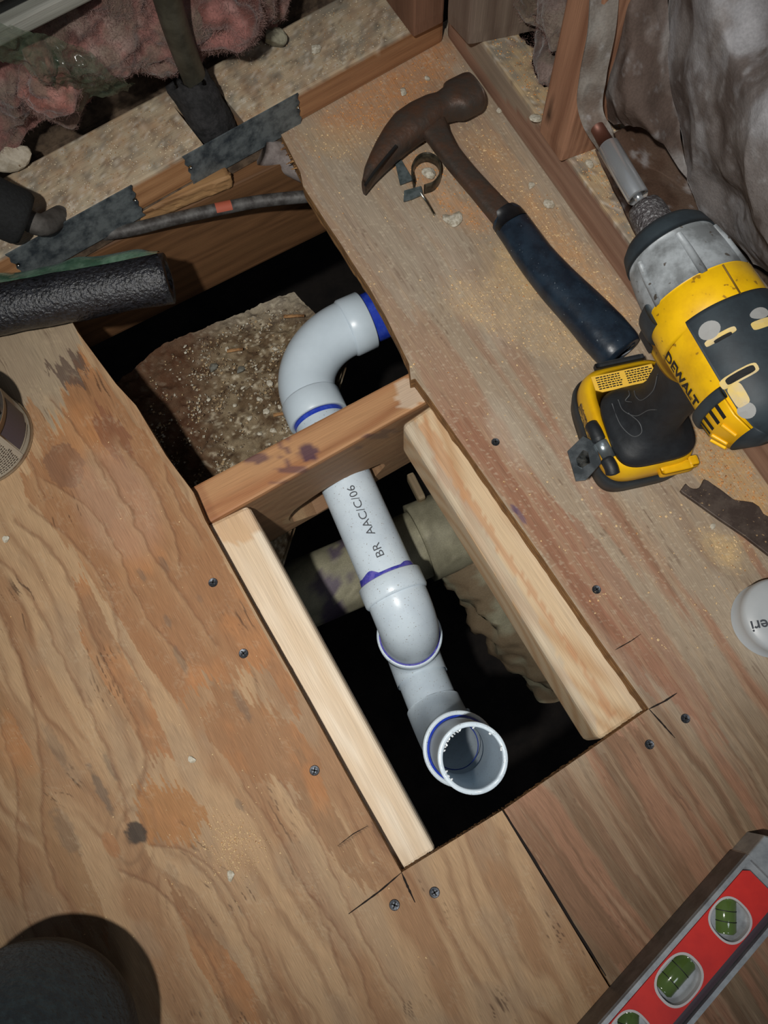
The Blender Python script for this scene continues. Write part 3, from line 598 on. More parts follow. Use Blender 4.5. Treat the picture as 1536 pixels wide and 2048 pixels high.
def terrain(name, quadL, quadR, z, amp, painter, m, step=5, seed=0, **kw):
    n = 150; A = resample(quadL, n); B = resample(quadR, n); k = 120; t = np.linspace(0, 1, k)[None, :, None]; G = (A[:, None] * (1 - t) + B[:, None] * t).reshape(-1, 2)
    V = np.array([P(x, y, z) for x, y in G]); hgt = (fbm(V[:, 0] * 90, V[:, 1] * 90, 0, seed) ** 2) * amp + (fbm(V[:, 0] * 400, V[:, 1] * 400, 0, seed + 4) - .5) * amp * .35
    V[:, 2] += hgt; Fc = grid_faces(n, k)
    S = []; rim_i = list(range(k)) + [i * k + k - 1 for i in range(1, n)] + [(n - 1) * k + j for j in range(k - 2, -1, -1)] + [i * k for i in range(n - 2, 0, -1)]
    lowv = V[rim_i].copy(); lowv[:, 2] = z - .012; nb = len(V); Vt = np.concatenate([V, lowv]); r = len(rim_i)
    Fc = [tuple(f) for f in Fc] + [(rim_i[i], nb + i, nb + (i + 1) % r, rim_i[(i + 1) % r]) for i in range(r)] + [tuple(range(nb, nb + r))]
    return put(name, Vt, Fc, m, None, painter(Vt), Vt, **kw)
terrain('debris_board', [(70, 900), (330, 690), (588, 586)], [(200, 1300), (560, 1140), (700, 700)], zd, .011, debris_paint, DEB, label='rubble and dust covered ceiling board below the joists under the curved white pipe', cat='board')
# chips on the debris: separate larger ones
CHIP = mat('plaster_chip', (206, 200, 184), .9, c2=(160, 150, 130), scale=200, bump=.5); STONE = mat('grey_stone', (120, 120, 112), .9, c2=(90, 86, 76), scale=150, bump=.5)
SPL = mat('wood_splinter', (170, 128, 84), .8, c2=(120, 84, 52), scale=150)
for i, (x, y, r, m_) in enumerate([(482, 742, .0075, STONE), (541, 768, .006, CHIP), (518, 800, .005, CHIP), (486, 776, .004, CHIP), (534, 826, .006, CHIP), (500, 838, .005, CHIP), (548, 862, .006, CHIP), (470, 812, .004, CHIP), (560, 815, .004, CHIP), (428, 735, .009, STONE), (455, 700, .004, CHIP), (552, 700, .005, CHIP), (572, 880, .004, CHIP), (520, 868, .004, CHIP), (418, 800, .005, CHIP)]):
    V, Fc = rock(P(x, y, zd + .004), r, i + 100, .5, 1)
    place = ['', 'plaster chip right of the dark grey stone in the rubble', 'plaster chip in the middle of the rubble, between stone and pipe elbow', 'small chip just below the dark grey stone in the rubble', 'plaster chip beside the lower elbow hub in the rubble', 'plaster chip in the middle of the lower rubble', 'plaster chip nearest the floor joist, left of the hub', 'chip at the lower left of the lit rubble', 'small chip touching the left side of the pipe elbow', '', 'chip above the dark grey stone in the rubble', 'chip left of the upper bend of the white elbow', 'chip by the joist under the elbow hub', 'chip left of the lowest plaster chip by the joist', 'leftmost pale chip in the rubble below the left sheet']
    lab = {0: 'dark grey flat stone among the rubble below the joists', 9: 'largest rounded stone at the left of the rubble'}.get(i, place[i])
    put('stone' if m_ is STONE else 'plaster_chip', V, Fc, m_, None, smooth=False, label=lab, cat='stone' if m_ is STONE else 'chip', group=None if i in (0, 9) else 'plaster chips in the rubble')
for i, (x, y, a, ln) in enumerate([(588, 632, 0.0, .026), (470, 700, .1, .02), (560, 828, .15, .016)]):
    c = P(x, y, zd + .012); d = np.array([math.cos(a), math.sin(a), .05]) * ln / 2; V, Fc = sweep([c - d, c + d], [(.0025, .001), (.0018, .0008)], seg=8, ex=4)
    put('splinter', V, Fc, SPL, None, label=['brown wooden splinter by the far corner of the rubble board', 'pale wooden splinter on the rubble nearest the dark stone', 'short nail-thin splinter beside the lower pipe hub'][i], cat='splinter')

# crawl space ground, dark and deep
GR = mat('crawl_ground', (34, 28, 24), 1, c2=(18, 14, 12), scale=14, bump=1, bscale=30)
V, Fc = bx(-1.2, 1.4, -1.2, 1.6, -.86, -.80); put('crawl_space_ground', V, Fc, GR, None, smooth=False, kind='structure')
# crawl-space walls below the floor outside of the view, so no light leaks under the floor
V, Fc = join([bx(-1.2, -1.18, -1.2, 1.6, -.8, -.02), bx(1.38, 1.4, -1.2, 1.6, -.8, -.02), bx(-1.2, 1.4, 1.58, 1.6, -.8, -.02), bx(-1.2, 1.4, -1.2, -1.18, -.8, -.02)])
put('crawl_space_wall', V, Fc, GR, None, smooth=False, kind='structure')

# ------------------------------------------------------------------ old large drain pipe and branch
def old_paint(V, stains=()):
    q = PX(V); px, py = q.T; C = np.tile(lin((142, 138, 116)), (len(V), 1)); C = mix(C, lin((108, 104, 86)), sst(.4, .7, fbm(V[:, 0] * 60, V[:, 1] * 60, V[:, 2] * 60, 2)) * .7)
    C = mix(C, lin((176, 170, 146)), sst(.62, .8, fbm(V[:, 0] * 300, V[:, 1] * 300, V[:, 2] * 300, 5)) * .5)
    for (x, y, ra, rc, k) in stains:
        d = np.hypot((px - x) / ra, (py - y) / rc) + .9 * (fbm(px / 11, py / 11, 0, 3) - .5); C = mix(C, lin((72, 58, 84)), sst(1.05, .8, d) * k)
    return C
OLD = attr_mat('old_pipe_plastic', rough=.6, fine=(700, 700, 700), amt=.2, bump=.4)
zo = -.265
oa, ob_ = P(470, 1246, zo), P(1000, 1020, zo); od = (ob_ - oa) / np.linalg.norm(ob_ - oa)
old = empty('old_drain_pipe', (oa + ob_) / 2 - np.array([0, 0, .05]), 'wide dirty grey-beige drain pipe crossing beneath the new white pipe', 'pipe')
V, Fc = tube(np.linspace(oa - od * .1, ob_, 60), .0445, .040, 48); put('pipe', V, Fc, OLD, old, old_paint(V, [(668, 1106, 16, 14, .8), (690, 1085, 12, 12, .8), (650, 1170, 30, 28, .8), (668, 1230, 26, 36, .85), (700, 1152, 12, 14, .5), (640, 1090, 5, 5, .6)]), V)
hb = P(838, 1087, zo); V, Fc = tube(np.linspace(hb, hb + od * .16, 24), .052, .044, 48); put('hub', V, Fc, OLD, old, old_paint(V), V)
br = [P(935, 1090, zo - .03), P(990, 1170, zo - .07), P(1060, 1265, zo - .13), P(1130, 1340, zo - .22)]
V, Fc = sweep(bez(br, 14), [.050] * 43, seg=48); V += ((fbm(V[:, 0] * 45, V[:, 1] * 45, V[:, 2] * 45, 7, 4) - .5) * .030)[:, None]; put('branch', V, Fc, OLD, old, mix(old_paint(V), lin((112, 92, 70)), sst(.3, .5, fbm(V[:, 0] * 40, V[:, 1] * 40, V[:, 2] * 40, 9)) * .8), V)
# wood lath seen through the gap behind
for i, (a, b) in enumerate([((812, 948), (838, 1000)), ((856, 950), (884, 1000))]):
    lumber('lath_strip', [a, b, (a[0] + 15, a[1] - 6), (b[0] + 15, b[1] - 6)], -.22, .02, [(150, 132, 100), (116, 96, 70), (160, 144, 112)], seed=60 + i, label=['thin pale lath glimpsed left of the gap beyond the old drain', 'thin pale lath glimpsed nearest the right nailer board'][i], cat='lath')

# ------------------------------------------------------------------ new white drain pipe
PVC = mat('white_pvc', (214, 228, 238), .34, c2=(198, 212, 224), scale=12, bump=.03, bscale=400, spec=.5, speck=(520, .68, (150, 146, 140)))
PVCC = mat('clean_white_pvc', (214, 228, 238), .32, c2=(204, 218, 228), scale=10)
PVCIN = mat('pvc_inside', (176, 182, 184), .5)
BLUE = mat('blue_cement', (36, 62, 178), .28, c2=(70, 96, 200), scale=90, lo=.45, hi=.8)
BLUEP = mat('purple_blue_cement', (62, 66, 170), .3, c2=(112, 104, 190), scale=120)
INK = mat('grey_ink', (74, 78, 84), .6)
R = .0296; RH = .0352
drain = empty('white_drain_pipe', P(822, 1245, -.32), 'new white plastic drain pipe with blue glued joints running through the opening', 'pipe')
# upper run under the right floor
e1 = P(733, 640, ZP); far = P(980, 530, ZP); ud = (far - e1) / np.linalg.norm(far - e1)
V, Fc = tube(np.linspace(e1 - ud * .01, far + ud * .1, 30), R, R - .004, 44); put('pipe', V, Fc, PVCC, drain)
V, Fc = sweep(np.linspace(e1 - ud * .002, e1 + ud * .034, 8), [R + .0005] * 8, seg=44, caps=False)
k = len(V); V[-44 * 2:] += ud * (vn(np.arange(88) * .5, 0, 0, 5)[:, None] - .3) * .006; put('cement_band', V, Fc, BLUE, drain)
cn = P(580, 709, ZP); e2 = P(628, 816, ZP)
vd = (e2 - cn) / np.linalg.norm(e2 - cn)
s0 = e1 - ud * .027; s1 = e2 - vd * .012
V, Fc = sweep(arc3(s0, cn, s1, 40), [R + .0035] * 40, seg=48, caps=False); put('long_sweep_elbow', V, Fc, PVCC, drain)
V, Fc = tube(np.array([s0 - ud * .001, s0, s0 + ud * .0015, e1 - ud * .001, e1]), [R + .0035, RH - .001, RH, RH, RH - .0008], R, 48); put('hub', V, Fc, PVCC, drain)
V, Fc = tube(np.array([s1 - vd * .001, s1, s1 + vd * .0015, s1 + vd * .027, s1 + vd * .028]), [R + .0035, RH - .001, RH, RH, RH - .0008], R, 48); put('hub', V, Fc, PVCC, drain)
V, Fc = sweep(np.linspace(s1 + vd * .026, s1 + vd * .033, 4), [R + .0006] * 4, seg=44, caps=False); put('cement_band', V, Fc, BLUE, drain)
# run through the joist
dp = P(822, 1232, ZP)                                  # above the drop
hs = P(778, 1158, ZP)
V, Fc = tube(np.linspace(e2 - vd * .01, hs + pdir * .01, 60), R, R - .004, 48); put('pipe', V, Fc, PVC, drain)
# hub of the drop elbow, elbow down, lower socket
drop = hs + pdir * .055                                # vertical axis of the drop
q0 = hs + pdir * .022; cor = drop.copy(); q1 = drop + np.array([0, 0, -.046])
V, Fc = tube(np.array([hs, hs + pdir * .001, q0 - pdir * .002, q0, q0 + pdir * .001]), [RH - .0012, RH, RH, RH - .001, R + .003], R, 48); put('hub', V, Fc, PVC, drain)
V, Fc = sweep(np.concatenate([arc3(q0 - pdir * .001, q0 + (cor - q0) * 1.0, q1, 30), [q1 + np.array([0, 0, -.02])]]), [R + .003] * 31, up=(side), seg=48, caps=False); put('elbow', V, Fc, PVC, drain)
V, Fc = sweep([hs - pdir * .004, hs - pdir * .001, hs + pdir * .0008], [R + .0006, R + .0016, R + .001], seg=60, caps=False)
j = np.arange(60); V[:60] -= pdir * (.010 * np.maximum(0, vn(j * .22, 0, 0, 12) - .35))[:, None]; put('cement_band', V, Fc, BLUEP, drain)
zs = -.186; sk = np.array([drop[0], drop[1], 0])
def Z(p, z): return np.array([p[0], p[1], z])
V, Fc = tube(np.array([Z(drop, zs), Z(drop, zs - .001), Z(drop, zs - .028), Z(drop, zs - .031)]), [RH + .0005, RH + .0018, RH + .001, R + .002], R + .0032, 56, up=(1, 0, 0)); put('hub', V, Fc, PVC, drain)
V, Fc = sweep([Z(drop, zs + .0006), Z(drop, zs + .0012)], [R + .0048, R + .0032], seg=56, up=(1, 0, 0), caps=False); put('cement_band', V, Fc, BLUEP, drain)
# lower run: from under the drop to the riser
zl = -.262
rt = P(946, 1516, .0)                                  # rim of the riser
rb = Z(P(915, 1494, -.13), -.13)                       # riser leans a little
rdv = (rt - rb) / np.linalg.norm(rt - rb)
rbase = rt - rdv * .235
la = Z(drop, zl - .01); lbv = Z(rbase, zl + .018)
ld = (lbv - la) / np.linalg.norm(lbv - la)
V, Fc = sweep(arc3(Z(drop, zs - .03), la, la + ld * .045, 24), [R + .002] * 24, up=side, seg=48, caps=False); put('elbow', V, Fc, PVC, drain)
# riser: hub, elbow, stub
hubt = rt - rdv * .105; hubb = hubt - rdv * .03
V, Fc = sweep(np.linspace(la + ld * .04, lbv - ld * .03, 30), [R] * 30, seg=48, caps=False); put('pipe', V, Fc, PVC, drain)
V, Fc = sweep(arc3(lbv - ld * .045, lbv, hubb, 26), [R + .003] * 26, up=side, seg=48, caps=False); put('elbow', V, Fc, PVC, drain)
V, Fc = tube(np.array([hubb, hubb + rdv * .002, hubt - rdv * .001, hubt]), [R + .002, RH, RH + .0012, RH + .0004], R + .002, 56, up=(1, 0, 0)); put('hub', V, Fc, PVC, drain)
V, Fc = sweep([hubt + rdv * .0004, hubt + rdv * .0016], [R + .0026, R + .0005], seg=56, up=(1, 0, 0), caps=False); put('cement_band', V, Fc, BLUE, drain)
seg = 72
V, Fc = tube(np.concatenate([np.linspace(hubb + rdv * .004, rt - rdv * .0006, 20), [rt]]), [R] * 20 + [R - .0005], [R - .0042] * 20 + [R - .0036], seg, up=(1, 0, 0))
k = 21 * seg; jj = np.arange(seg); bur = (vn(jj * .8, 0, 0, 3) > .62) * .0012 * vn(jj * 1.7, 0, 0, 8)
V[20 * seg:21 * seg] += rdv * bur[:, None]; V[k + 20 * seg:k + 21 * seg] += rdv * bur[:, None]; put('riser_stub', V, Fc, PVC, drain)
# shavings stuck in the rim
RG = mat('pvc_shaving', (232, 236, 238), .5)
parts = []
for a in list(np.linspace(2.0, 2.9, 9)) + [3.6, 3.75, 3.9, .3, .9, 1.5]:
    u = np.array([math.cos(a), math.sin(a), 0]); c = rt + u * (R - .0045); parts.append(rock(c + np.array([0, 0, -.002 * random.random() - .001]), (.0022 * random.uniform(.5, 1.2), .0012, .0012), int(a * 100), 1, 1))
V, Fc = join(parts); put('shavings', V, Fc, RG, drain, smooth=False, kind='stuff')
V, Fc = sweep([hubb - rdv * .028, hubb - rdv * .026], [R - .0042, R - .0055], seg=48, up=(1, 0, 0), caps=False); put('cement_band', V, Fc, BLUE, drain)
# mould mark bumps
for c in (P(936, 1420, -.235),):
    V, Fc = rock(c, (.004, .003, .003), 5, 1, 1); put('mould_mark', V, Fc, PVC, drain)
# printing that runs up the pipe
def wrap_text(s, size, centre, axis, updir, r, parent, m, scx=1.0, weight=0.0, lift=.0003, name='printing'):
    """text centred at `centre` direction on a cylinder around axis point; reads along `axis`, letter tops to `updir`"""
    T, Fc = text_mesh(s, size, weight, scx); axis = axis / np.linalg.norm(axis); nrm = np.cross(axis, updir); nrm /= np.linalg.norm(nrm); upv = np.cross(nrm, axis)
    th = T[:, 1] / r; V = centre + np.outer(T[:, 0], axis) + np.outer(np.cos(th) * (r + lift), nrm) + np.outer(np.sin(th) * (r + lift), upv)
    return put(name, V, Fc, m, parent, smooth=False)
def cyl_hit(px, py, p0, ax, r):
    """first hit of the view ray with a cylinder"""
    a = P(px, py, p0[2]); o = np.array([0, 0, H]); d = a - o; d /= np.linalg.norm(d); ax = ax / np.linalg.norm(ax)
    dp_ = d - (d @ ax) * ax; w0 = o - p0; wp = w0 - (w0 @ ax) * ax; A_, B_, C_ = dp_ @ dp_, 2 * dp_ @ wp, wp @ wp - r * r
    D = max(B_ * B_ - 4 * A_ * C_, 0); t = (-B_ - math.sqrt(D)) / (2 * A_); return o + d * t
def print_on(s, size, px, py, p0, ax, r, **kw):
    h = cyl_hit(px, py, p0, ax, r); ax = ax / np.linalg.norm(ax); c = p0 + ax * ((h - p0) @ ax); nrm = h - c; nrm /= np.linalg.norm(nrm); read = kw.pop('read'); upd = np.cross(nrm, read * ax)
    return wrap_text(s, size, c, read * ax, upd, r, drain, INK, **kw)
print_on('AAC/C/06', .0125, 722, 1020, pipe_a, pdir, R, read=-1, scx=1.12)
print_on('BR', .0125, 757, 1100, pipe_a, pdir, R, read=-1, scx=1.12)

# ------------------------------------------------------------------ conduit in front of the rim joist
COND = mat('old_conduit', (92, 90, 88), .6, .2, (58, 54, 52), 80, bump=.4); ORNG = mat('red_paint_mark', (168, 84, 62), .7)
cpts = [P(150, 475, -.0092), P(250, 462, -.0092), P(340, 440, -.012), P(440, 418, -.018), P(540, 400, -.024), P(720, 385, -.032)]
cond = empty('metal_conduit', P(440, 418, -.06), 'thin grey metal conduit with a red paint mark, in front of the rim joist', 'conduit')
cp = bez(cpts, 12); V, Fc = sweep(cp, [.0068] * len(cp), seg=18); put('tube', V, Fc, COND, cond)
i0 = np.argmin(np.linalg.norm(cp - P(440, 418, -.018), axis=1)); V, Fc = sweep(cp[i0 - 1:i0 + 4], [.0071] * 5, seg=18, a0=20, a1=170); put('paint_mark', V, Fc, ORNG, cond)

def PB(px, py, dep, wall='b'):
    """point seen at a pixel on the vertical plane `dep` behind the front of a wall plate"""
    o, n = (pl0, pn) if wall == 'b' else (rp0, rn); d = np.array([px - 768., py - 1024, F]); r = np.array([d @ wx, d @ wy, d @ wz]); C = np.array([0, 0, H])
    return C + r * ((dep - (C - o) @ n) / (r @ n))

# ------------------------------------------------------------------ foam pipe sleeves
FOAM = mat('black_foam', (40, 42, 48), .34, c2=(18, 18, 21), scale=260, bump=1.0, bscale=330, spec=.8)
FOAMD = mat('matte_black_foam', (16, 17, 18), .9, c2=(24, 26, 27), scale=300, bump=.5)
fa, fb = P(-160, 648, .028), P(338, 556, .028); fd = (fb - fa) / np.linalg.norm(fb - fa)
fo = empty('foam_pipe_sleeve', (fa + fb) / 2 - np.array([0, 0, .025]), 'black foam pipe sleeve lying across the left plywood end with green film on its slit', 'pipe insulation')
V, Fc = tube(np.linspace(fa, fb, 40), .0245, .013, 40); V += (fbm(V[:, 0] * 60, V[:, 1] * 60, V[:, 2] * 60, 4) - .5)[:, None] * .003; put('sleeve', V, Fc, FOAM, fo)
FILM = mat('green_film', (62, 96, 78), .1, c2=(120, 150, 130), scale=25, bump=.8, bscale=60, spec=.8, coat=.6)
n, m_ = 60, 10; V = []
for i in range(n):
    t = i / (n - 1); c = fa + (fb - fa) * (t * .985)
    for j in range(m_):
        s = j / (m_ - 1); th = math.radians(60 + 62 * s); rr = .0262 + .004 * (fbm(t * 9, s * 2, 0, 3) - .3) + .004 * s * (vn(t * 14, 0, 0, 6))
        sd = np.cross((0, 0, 1), fd); V.append(c + sd * rr * -math.cos(math.radians(180 - 60 - 62 * s)) * -1 * (-1) + np.array([0, 0, 1]) * rr * math.sin(th))
V = np.array(V)
V = []
sd = np.cross((0, 0, 1), fd)
for i in range(n):
    t = i / (n - 1); c = fa + (fb - fa) * (t * .985)
    for j in range(m_):
        s = j / (m_ - 1); th = math.radians(62 - 40 * s); rr = .0258 + .002 * (fbm(t * 12, s * 2, 0, 3) - .3) + (.0055 + .004 * vn(t * 9, 0, 0, 6)) * s ** 1.5 * sst(1.02, .9, t)
        V.append(c + sd * rr * math.cos(th) + np.array([0, 0, 1]) * rr * math.sin(th))
put('green_film', V, grid_faces(n, m_), FILM, fo)
ga, gb, gc_ = P(-140, 330, .10), P(-30, 402, .085), P(52, 440, .062)
V, Fc = tube(bez([ga, gb, gc_], 10), [.027] * 19 + [.026, .0235], .011, 36); put('foam_pipe_sleeve', V, Fc, FOAMD, None, label='matt black foam sleeve end sticking in from the left frame edge above the nail plate', cat='pipe insulation')
STUB = mat('grey_pipe_stub', (86, 82, 78), .8, c2=(60, 56, 52), scale=60, bump=.5)
ts_ = (P(128, 440, .037) - pl0) @ pd_; V, Fc = sweep(bez([P(50, 438, .061), P(85, 450, .052), pl0 + pd_ * ts_ + pn * .016 + np.array([0, 0, .030])], 6), [.0108] * 13, seg=20); put('old_pipe_stub', V, Fc, STUB, None, label='dusty grey pipe stub coming out of the matt black sleeve', cat='pipe')

# ------------------------------------------------------------------ water pipe rising into the wall with a torn sleeve
RISER = mat('dull_pipe', (92, 90, 78), .5, .3, (66, 64, 54), 30, bump=.2)
nt_ = (P(446, 268, .037) - pl0) @ pd_; TP = lambda t, d, z: pl0 + pd_ * t + pn * d + np.array([0, 0, z])
wp = bez([TP(nt_, .030, .03), TP(nt_ - .002, .042, .055), PB(392, 165, .048), PB(371, 110, .036), PB(350, 50, .026), PB(330, -20, .02), PB(315, -90, .02)], 10)
V, Fc = sweep(wp, [.0125] * len(wp), seg=28); put('water_pipe', V, Fc, RISER, None, label='dull olive grey water pipe curving up from the wall plate past the pink insulation', cat='pipe')
TORN = mat('torn_black_foam', (44, 43, 44), .9, c2=(22, 22, 23), scale=120, bump=1, bscale=200)
tp = bez([TP(nt_ + .002, .026, .004), TP(nt_ + .001, .027, .018), TP(nt_ - .001, .034, .045), TP(nt_ - .004, .052, .068)], 10); n = len(tp)
V, Fc = tube(tp, .0225, .0135, 36)
k = n * 36; ang = (np.arange(len(V)) % 36); idx = (np.arange(len(V)) % k) // 36
pd3 = tp[-1] - tp[-2]; pd3 /= np.linalg.norm(pd3); V += np.outer(np.where(idx > n - 3, (vn(ang * .7, 0, 0, 8) - .6) * .02, 0), pd3); V += (fbm(V[:, 0] * 90, V[:, 1] * 90, V[:, 2] * 90, 4) - .5)[:, None] * .006
put('torn_foam_sleeve', V, Fc, TORN, None, label='torn dusty black foam sleeve around the water pipe above the nail plate', cat='pipe insulation')
# white plastic piece below the plate end
V, Fc = sweep(bez([P(520, 300, -.012), P(570, 318, -.03), P(625, 345, -.045)], 8), [(.016, .016)] * 17, seg=26); put('old_grey_pipe', V, Fc, mat('greyish_pipe', (150, 140, 136), .6, c2=(110, 100, 96), scale=50), None, label='greyish pipe passing under the wall plate beside the broken floor corner', cat='pipe')

# ------------------------------------------------------------------ insulation and kraft paper
def crumple(name, rows, nu, nv, amp, freq, painter, m, seed=0, thick=None, parent=None, fine=0.0, ff=300, ridged=True, wall='b', zs_=1.0, **kw):
    """rows of control points (px,py,depth behind the plate front) -> smooth crumpled surface"""
    G = np.array([[PB(*c, wall) for c in r] for r in rows]); A = np.array([bez(r, max(2, nv // (len(r) - 1))) for r in G]); B = np.array([bez(A[:, j], max(2, nu // (len(rows) - 1))) for j in range(A.shape[1])])
    V = B.transpose(1, 0, 2); n, k = V.shape[:2]; V = V.reshape(-1, 3)
    gu = np.gradient(V.reshape(n, k, 3), axis=0).reshape(-1, 3); gv = np.gradient(V.reshape(n, k, 3), axis=1).reshape(-1, 3); N = np.cross(gu, gv); N /= np.linalg.norm(N, axis=1)[:, None] + 1e-12
    wn = -(pn if wall == 'b' else rn)
    if (N @ wn).mean() < 0: N = -N
    wp_ = [V[:, i] * freq + .6 * (fbm(V[:, 0] * freq * .6, V[:, 1] * freq * .6, V[:, 2] * freq * .4, seed + 60 + i, 2) - .5) for i in range(3)]
    f = fbm(wp_[0], wp_[1], wp_[2] * zs_, seed, 3)
    if ridged: f = 1 - np.abs(2 * f - 1) * 2.4 - .8
    else: f = (f - .5) * 1.6
    V = V + N * (f * amp)[:, None]
    if fine: V = V + N * ((fbm(V[:, 0] * ff, V[:, 1] * ff, V[:, 2] * ff, seed + 7, 3) - .5) * fine)[:, None]
    V[:, 2] = np.maximum(V[:, 2], .0385 if wall == 'b' else .0515)
    Fc = [tuple(q) for q in grid_faces(n, k)]; U = V
    if thick:
        nb = len(V); U = np.concatenate([V, V - N * thick]); U[:, 2] = np.maximum(U[:, 2], .0382); Fc += [tuple(i + nb for i in q[::-1]) for q in Fc]
        rim_i = list(range(k)) + [i * k + k - 1 for i in range(1, n)] + [(n - 1) * k + j for j in range(k - 2, -1, -1)] + [i * k for i in range(n - 2, 0, -1)]; r = len(rim_i)
        Fc += [(rim_i[i], rim_i[i] + nb, rim_i[(i + 1) % r] + nb, rim_i[(i + 1) % r]) for i in range(r)]
    return put(name, U, Fc, m, parent, painter(U), U, **kw)
def kraft(base=(120, 112, 108), dark=(82, 70, 64), light=(150, 148, 146), s=0):
    def f(V):
        C = np.tile(lin(base), (len(V), 1)); C = mix(C, lin(dark), sst(.42, .6, fbm(V[:, 0] * 34, V[:, 1] * 34, V[:, 2] * 22, s)) * .75); C = mix(C, lin(light), sst(.48, .68, fbm(V[:, 0] * 40, V[:, 1] * 40, V[:, 2] * 20, s + 4)) * .7)
        return mix(C, lin((188, 188, 190)), sst(.6, .8, fbm(V[:, 0] * 120, V[:, 1] * 120, V[:, 2] * 90, s + 9)) * .35)
    return f
def pink(base=(176, 124, 116), dark=(120, 74, 64), light=(196, 160, 150), s=0, green=None):
    def f(V):
        C = np.tile(lin(base), (len(V), 1)); C = mix(C, lin(dark), sst(.42, .62, fbm(V[:, 0] * 30, V[:, 1] * 30, V[:, 2] * 30, s)) * .85); C = mix(C, lin(light), sst(.52, .72, fbm(V[:, 0] * 50, V[:, 1] * 50, V[:, 2] * 50, s + 4)) * .8)
        return desat(mix(C, lin((132, 118, 102)), sst(.45, .65, fbm(V[:, 0] * 45, V[:, 1] * 45, V[:, 2] * 45, s + 14)) * .65), .15) * .85
    return f
PAPER = attr_mat('kraft_paper', rough=.8, fine=(500, 500, 500), amt=.18, bump=.35, dist=.001, spec=.2)
WOOL = attr_mat('glass_wool', rough=1, fine=(500, 500, 500), amt=.25, bump=.5, dist=.001, spec=.0, sheen=.3)
def DEP(px, py, z=.052, wall='r'):
    o, n = (pl0, pn) if wall == 'b' else (rp0, rn); return (P(px, py, z) - o) @ n
crumple('kraft_paper_facing', [[(1322, -80, .05), (1400, -80, .02), (1500, -80, .03), (1640, -80, .02)], [(1330, 60, .05), (1420, 60, .015), (1520, 60, .035), (1660, 60, .02)], [(1340, 190, .055), (1430, 190, .02), (1530, 190, .01), (1660, 200, .03)],
    [(1366, 320, .06), (1440, 320, .03), (1530, 320, .005), (1680, 340, .02)], [(1396, 420, .065), (1460, 410, .05), (1540, 430, .01), (1690, 460, .02)], [(1424, 462, .08), (1480, 480, .07), (1560, 540, .03), (1720, 640, .03)], [(1440, 478, .088), (1500, 520, .088), (1580, 590, .06), (1730, 720, .05)]],
    200, 170, .0055, 15, kraft((140, 134, 132), (92, 80, 74), (178, 178, 182)), PAPER, seed=3, thick=.0008, wall='r', zs_=.6, fine=.0012, ff=110, label='large crumpled grey-brown kraft paper facing hanging behind the power tool', cat='insulation')
crumple('kraft_paper_flap', [[(1200, -80, .03), (1250, -80, .02), (1335, -80, .05)], [(1208, 60, .03), (1256, 60, .015), (1338, 70, .05)], [(1196, 160, .03), (1250, 160, .012), (1350, 190, .055)], [(1202, 225, .03), (1262, 225, .015), (1366, 290, .06)], [(1222, 252, .03), (1290, 262, .03), (1388, 370, .065)]],
    120, 100, .004, 22, kraft((124, 112, 106), (84, 68, 60), (154, 150, 148), 9), PAPER, seed=12, thick=.0008, wall='r', zs_=.5, fine=.001, ff=110, label='torn middle kraft paper flap between the stud and the large paper facing', cat='insulation')
_d0 = DEP(1120, 326, .05) - .006
crumple('kraft_paper_strip', [[(1188, -80, _d0 - .004), (1245, -80, _d0 + .02)], [(1176, 60, _d0 - .003), (1232, 60, _d0 + .02)], [(1160, 150, _d0 - .001), (1214, 150, _d0 + .02)], [(1155, 215, _d0 + .002), (1206, 215, _d0 + .022)], [(1178, 275, _d0 + .012), (1224, 262, _d0 + .026)], [(1226, 335, .034), (1242, 320, .034)]],
    100, 36, .003, 30, kraft((136, 128, 120), (104, 88, 78), (158, 154, 148), 19), PAPER, seed=22, thick=.0008, wall='r', zs_=.5, label='narrow grey kraft paper strip hanging against the right stud', cat='insulation')
crumple('paper_fold_back', [[(x, y, DEP(x, y, .0525)) for x, y in ((1190, 300), (1225, 375), (1262, 450), (1300, 520), (1340, 590))], [(1235, 262, .052), (1275, 335, .056), (1312, 400, .06), (1350, 470, .062), (1390, 540, .064)], [(1290, 240, .06), (1350, 310, .078), (1392, 390, .085), (1430, 460, .086), (1470, 520, .086)]], 60, 60, .003, 26, kraft((84, 64, 52), (56, 40, 32), (100, 82, 70), 29), PAPER, seed=32, thick=.0008, wall='r', label='dark brown inner paper fold in the hollow behind the bit holder', cat='insulation')
crumple('pink_insulation', [[(-160, -120, .06), (40, -120, .05), (220, -120, .07), (420, -120, .05), (680, -120, .07)], [(-160, 0, .07), (60, 0, .06), (200, -10, .05), (420, 0, .05), (600, -40, .07)], [(-160, 110, .08), (40, 90, .07), (200, 60, .05), (400, 60, .045), (580, 10, .07)], [(-160, 230, .09), (60, 180, .08), (200, 130, .06), (370, 110, .06), (560, 36, .085)], [(-150, 340, .10), (40, 270, .10), (160, 215, .095), (310, 145, .095), (540, 60, .095)]],
    240, 320, .030, 30, pink((158, 108, 100), (88, 58, 52), (172, 146, 136)), WOOL, seed=41, fine=.002, ff=160, ridged=False, thick=.003, label='dusty pink glass wool filling the wall bay at top left', cat='insulation')
PINK_WOOL = bpy.data.objects['pink_insulation']
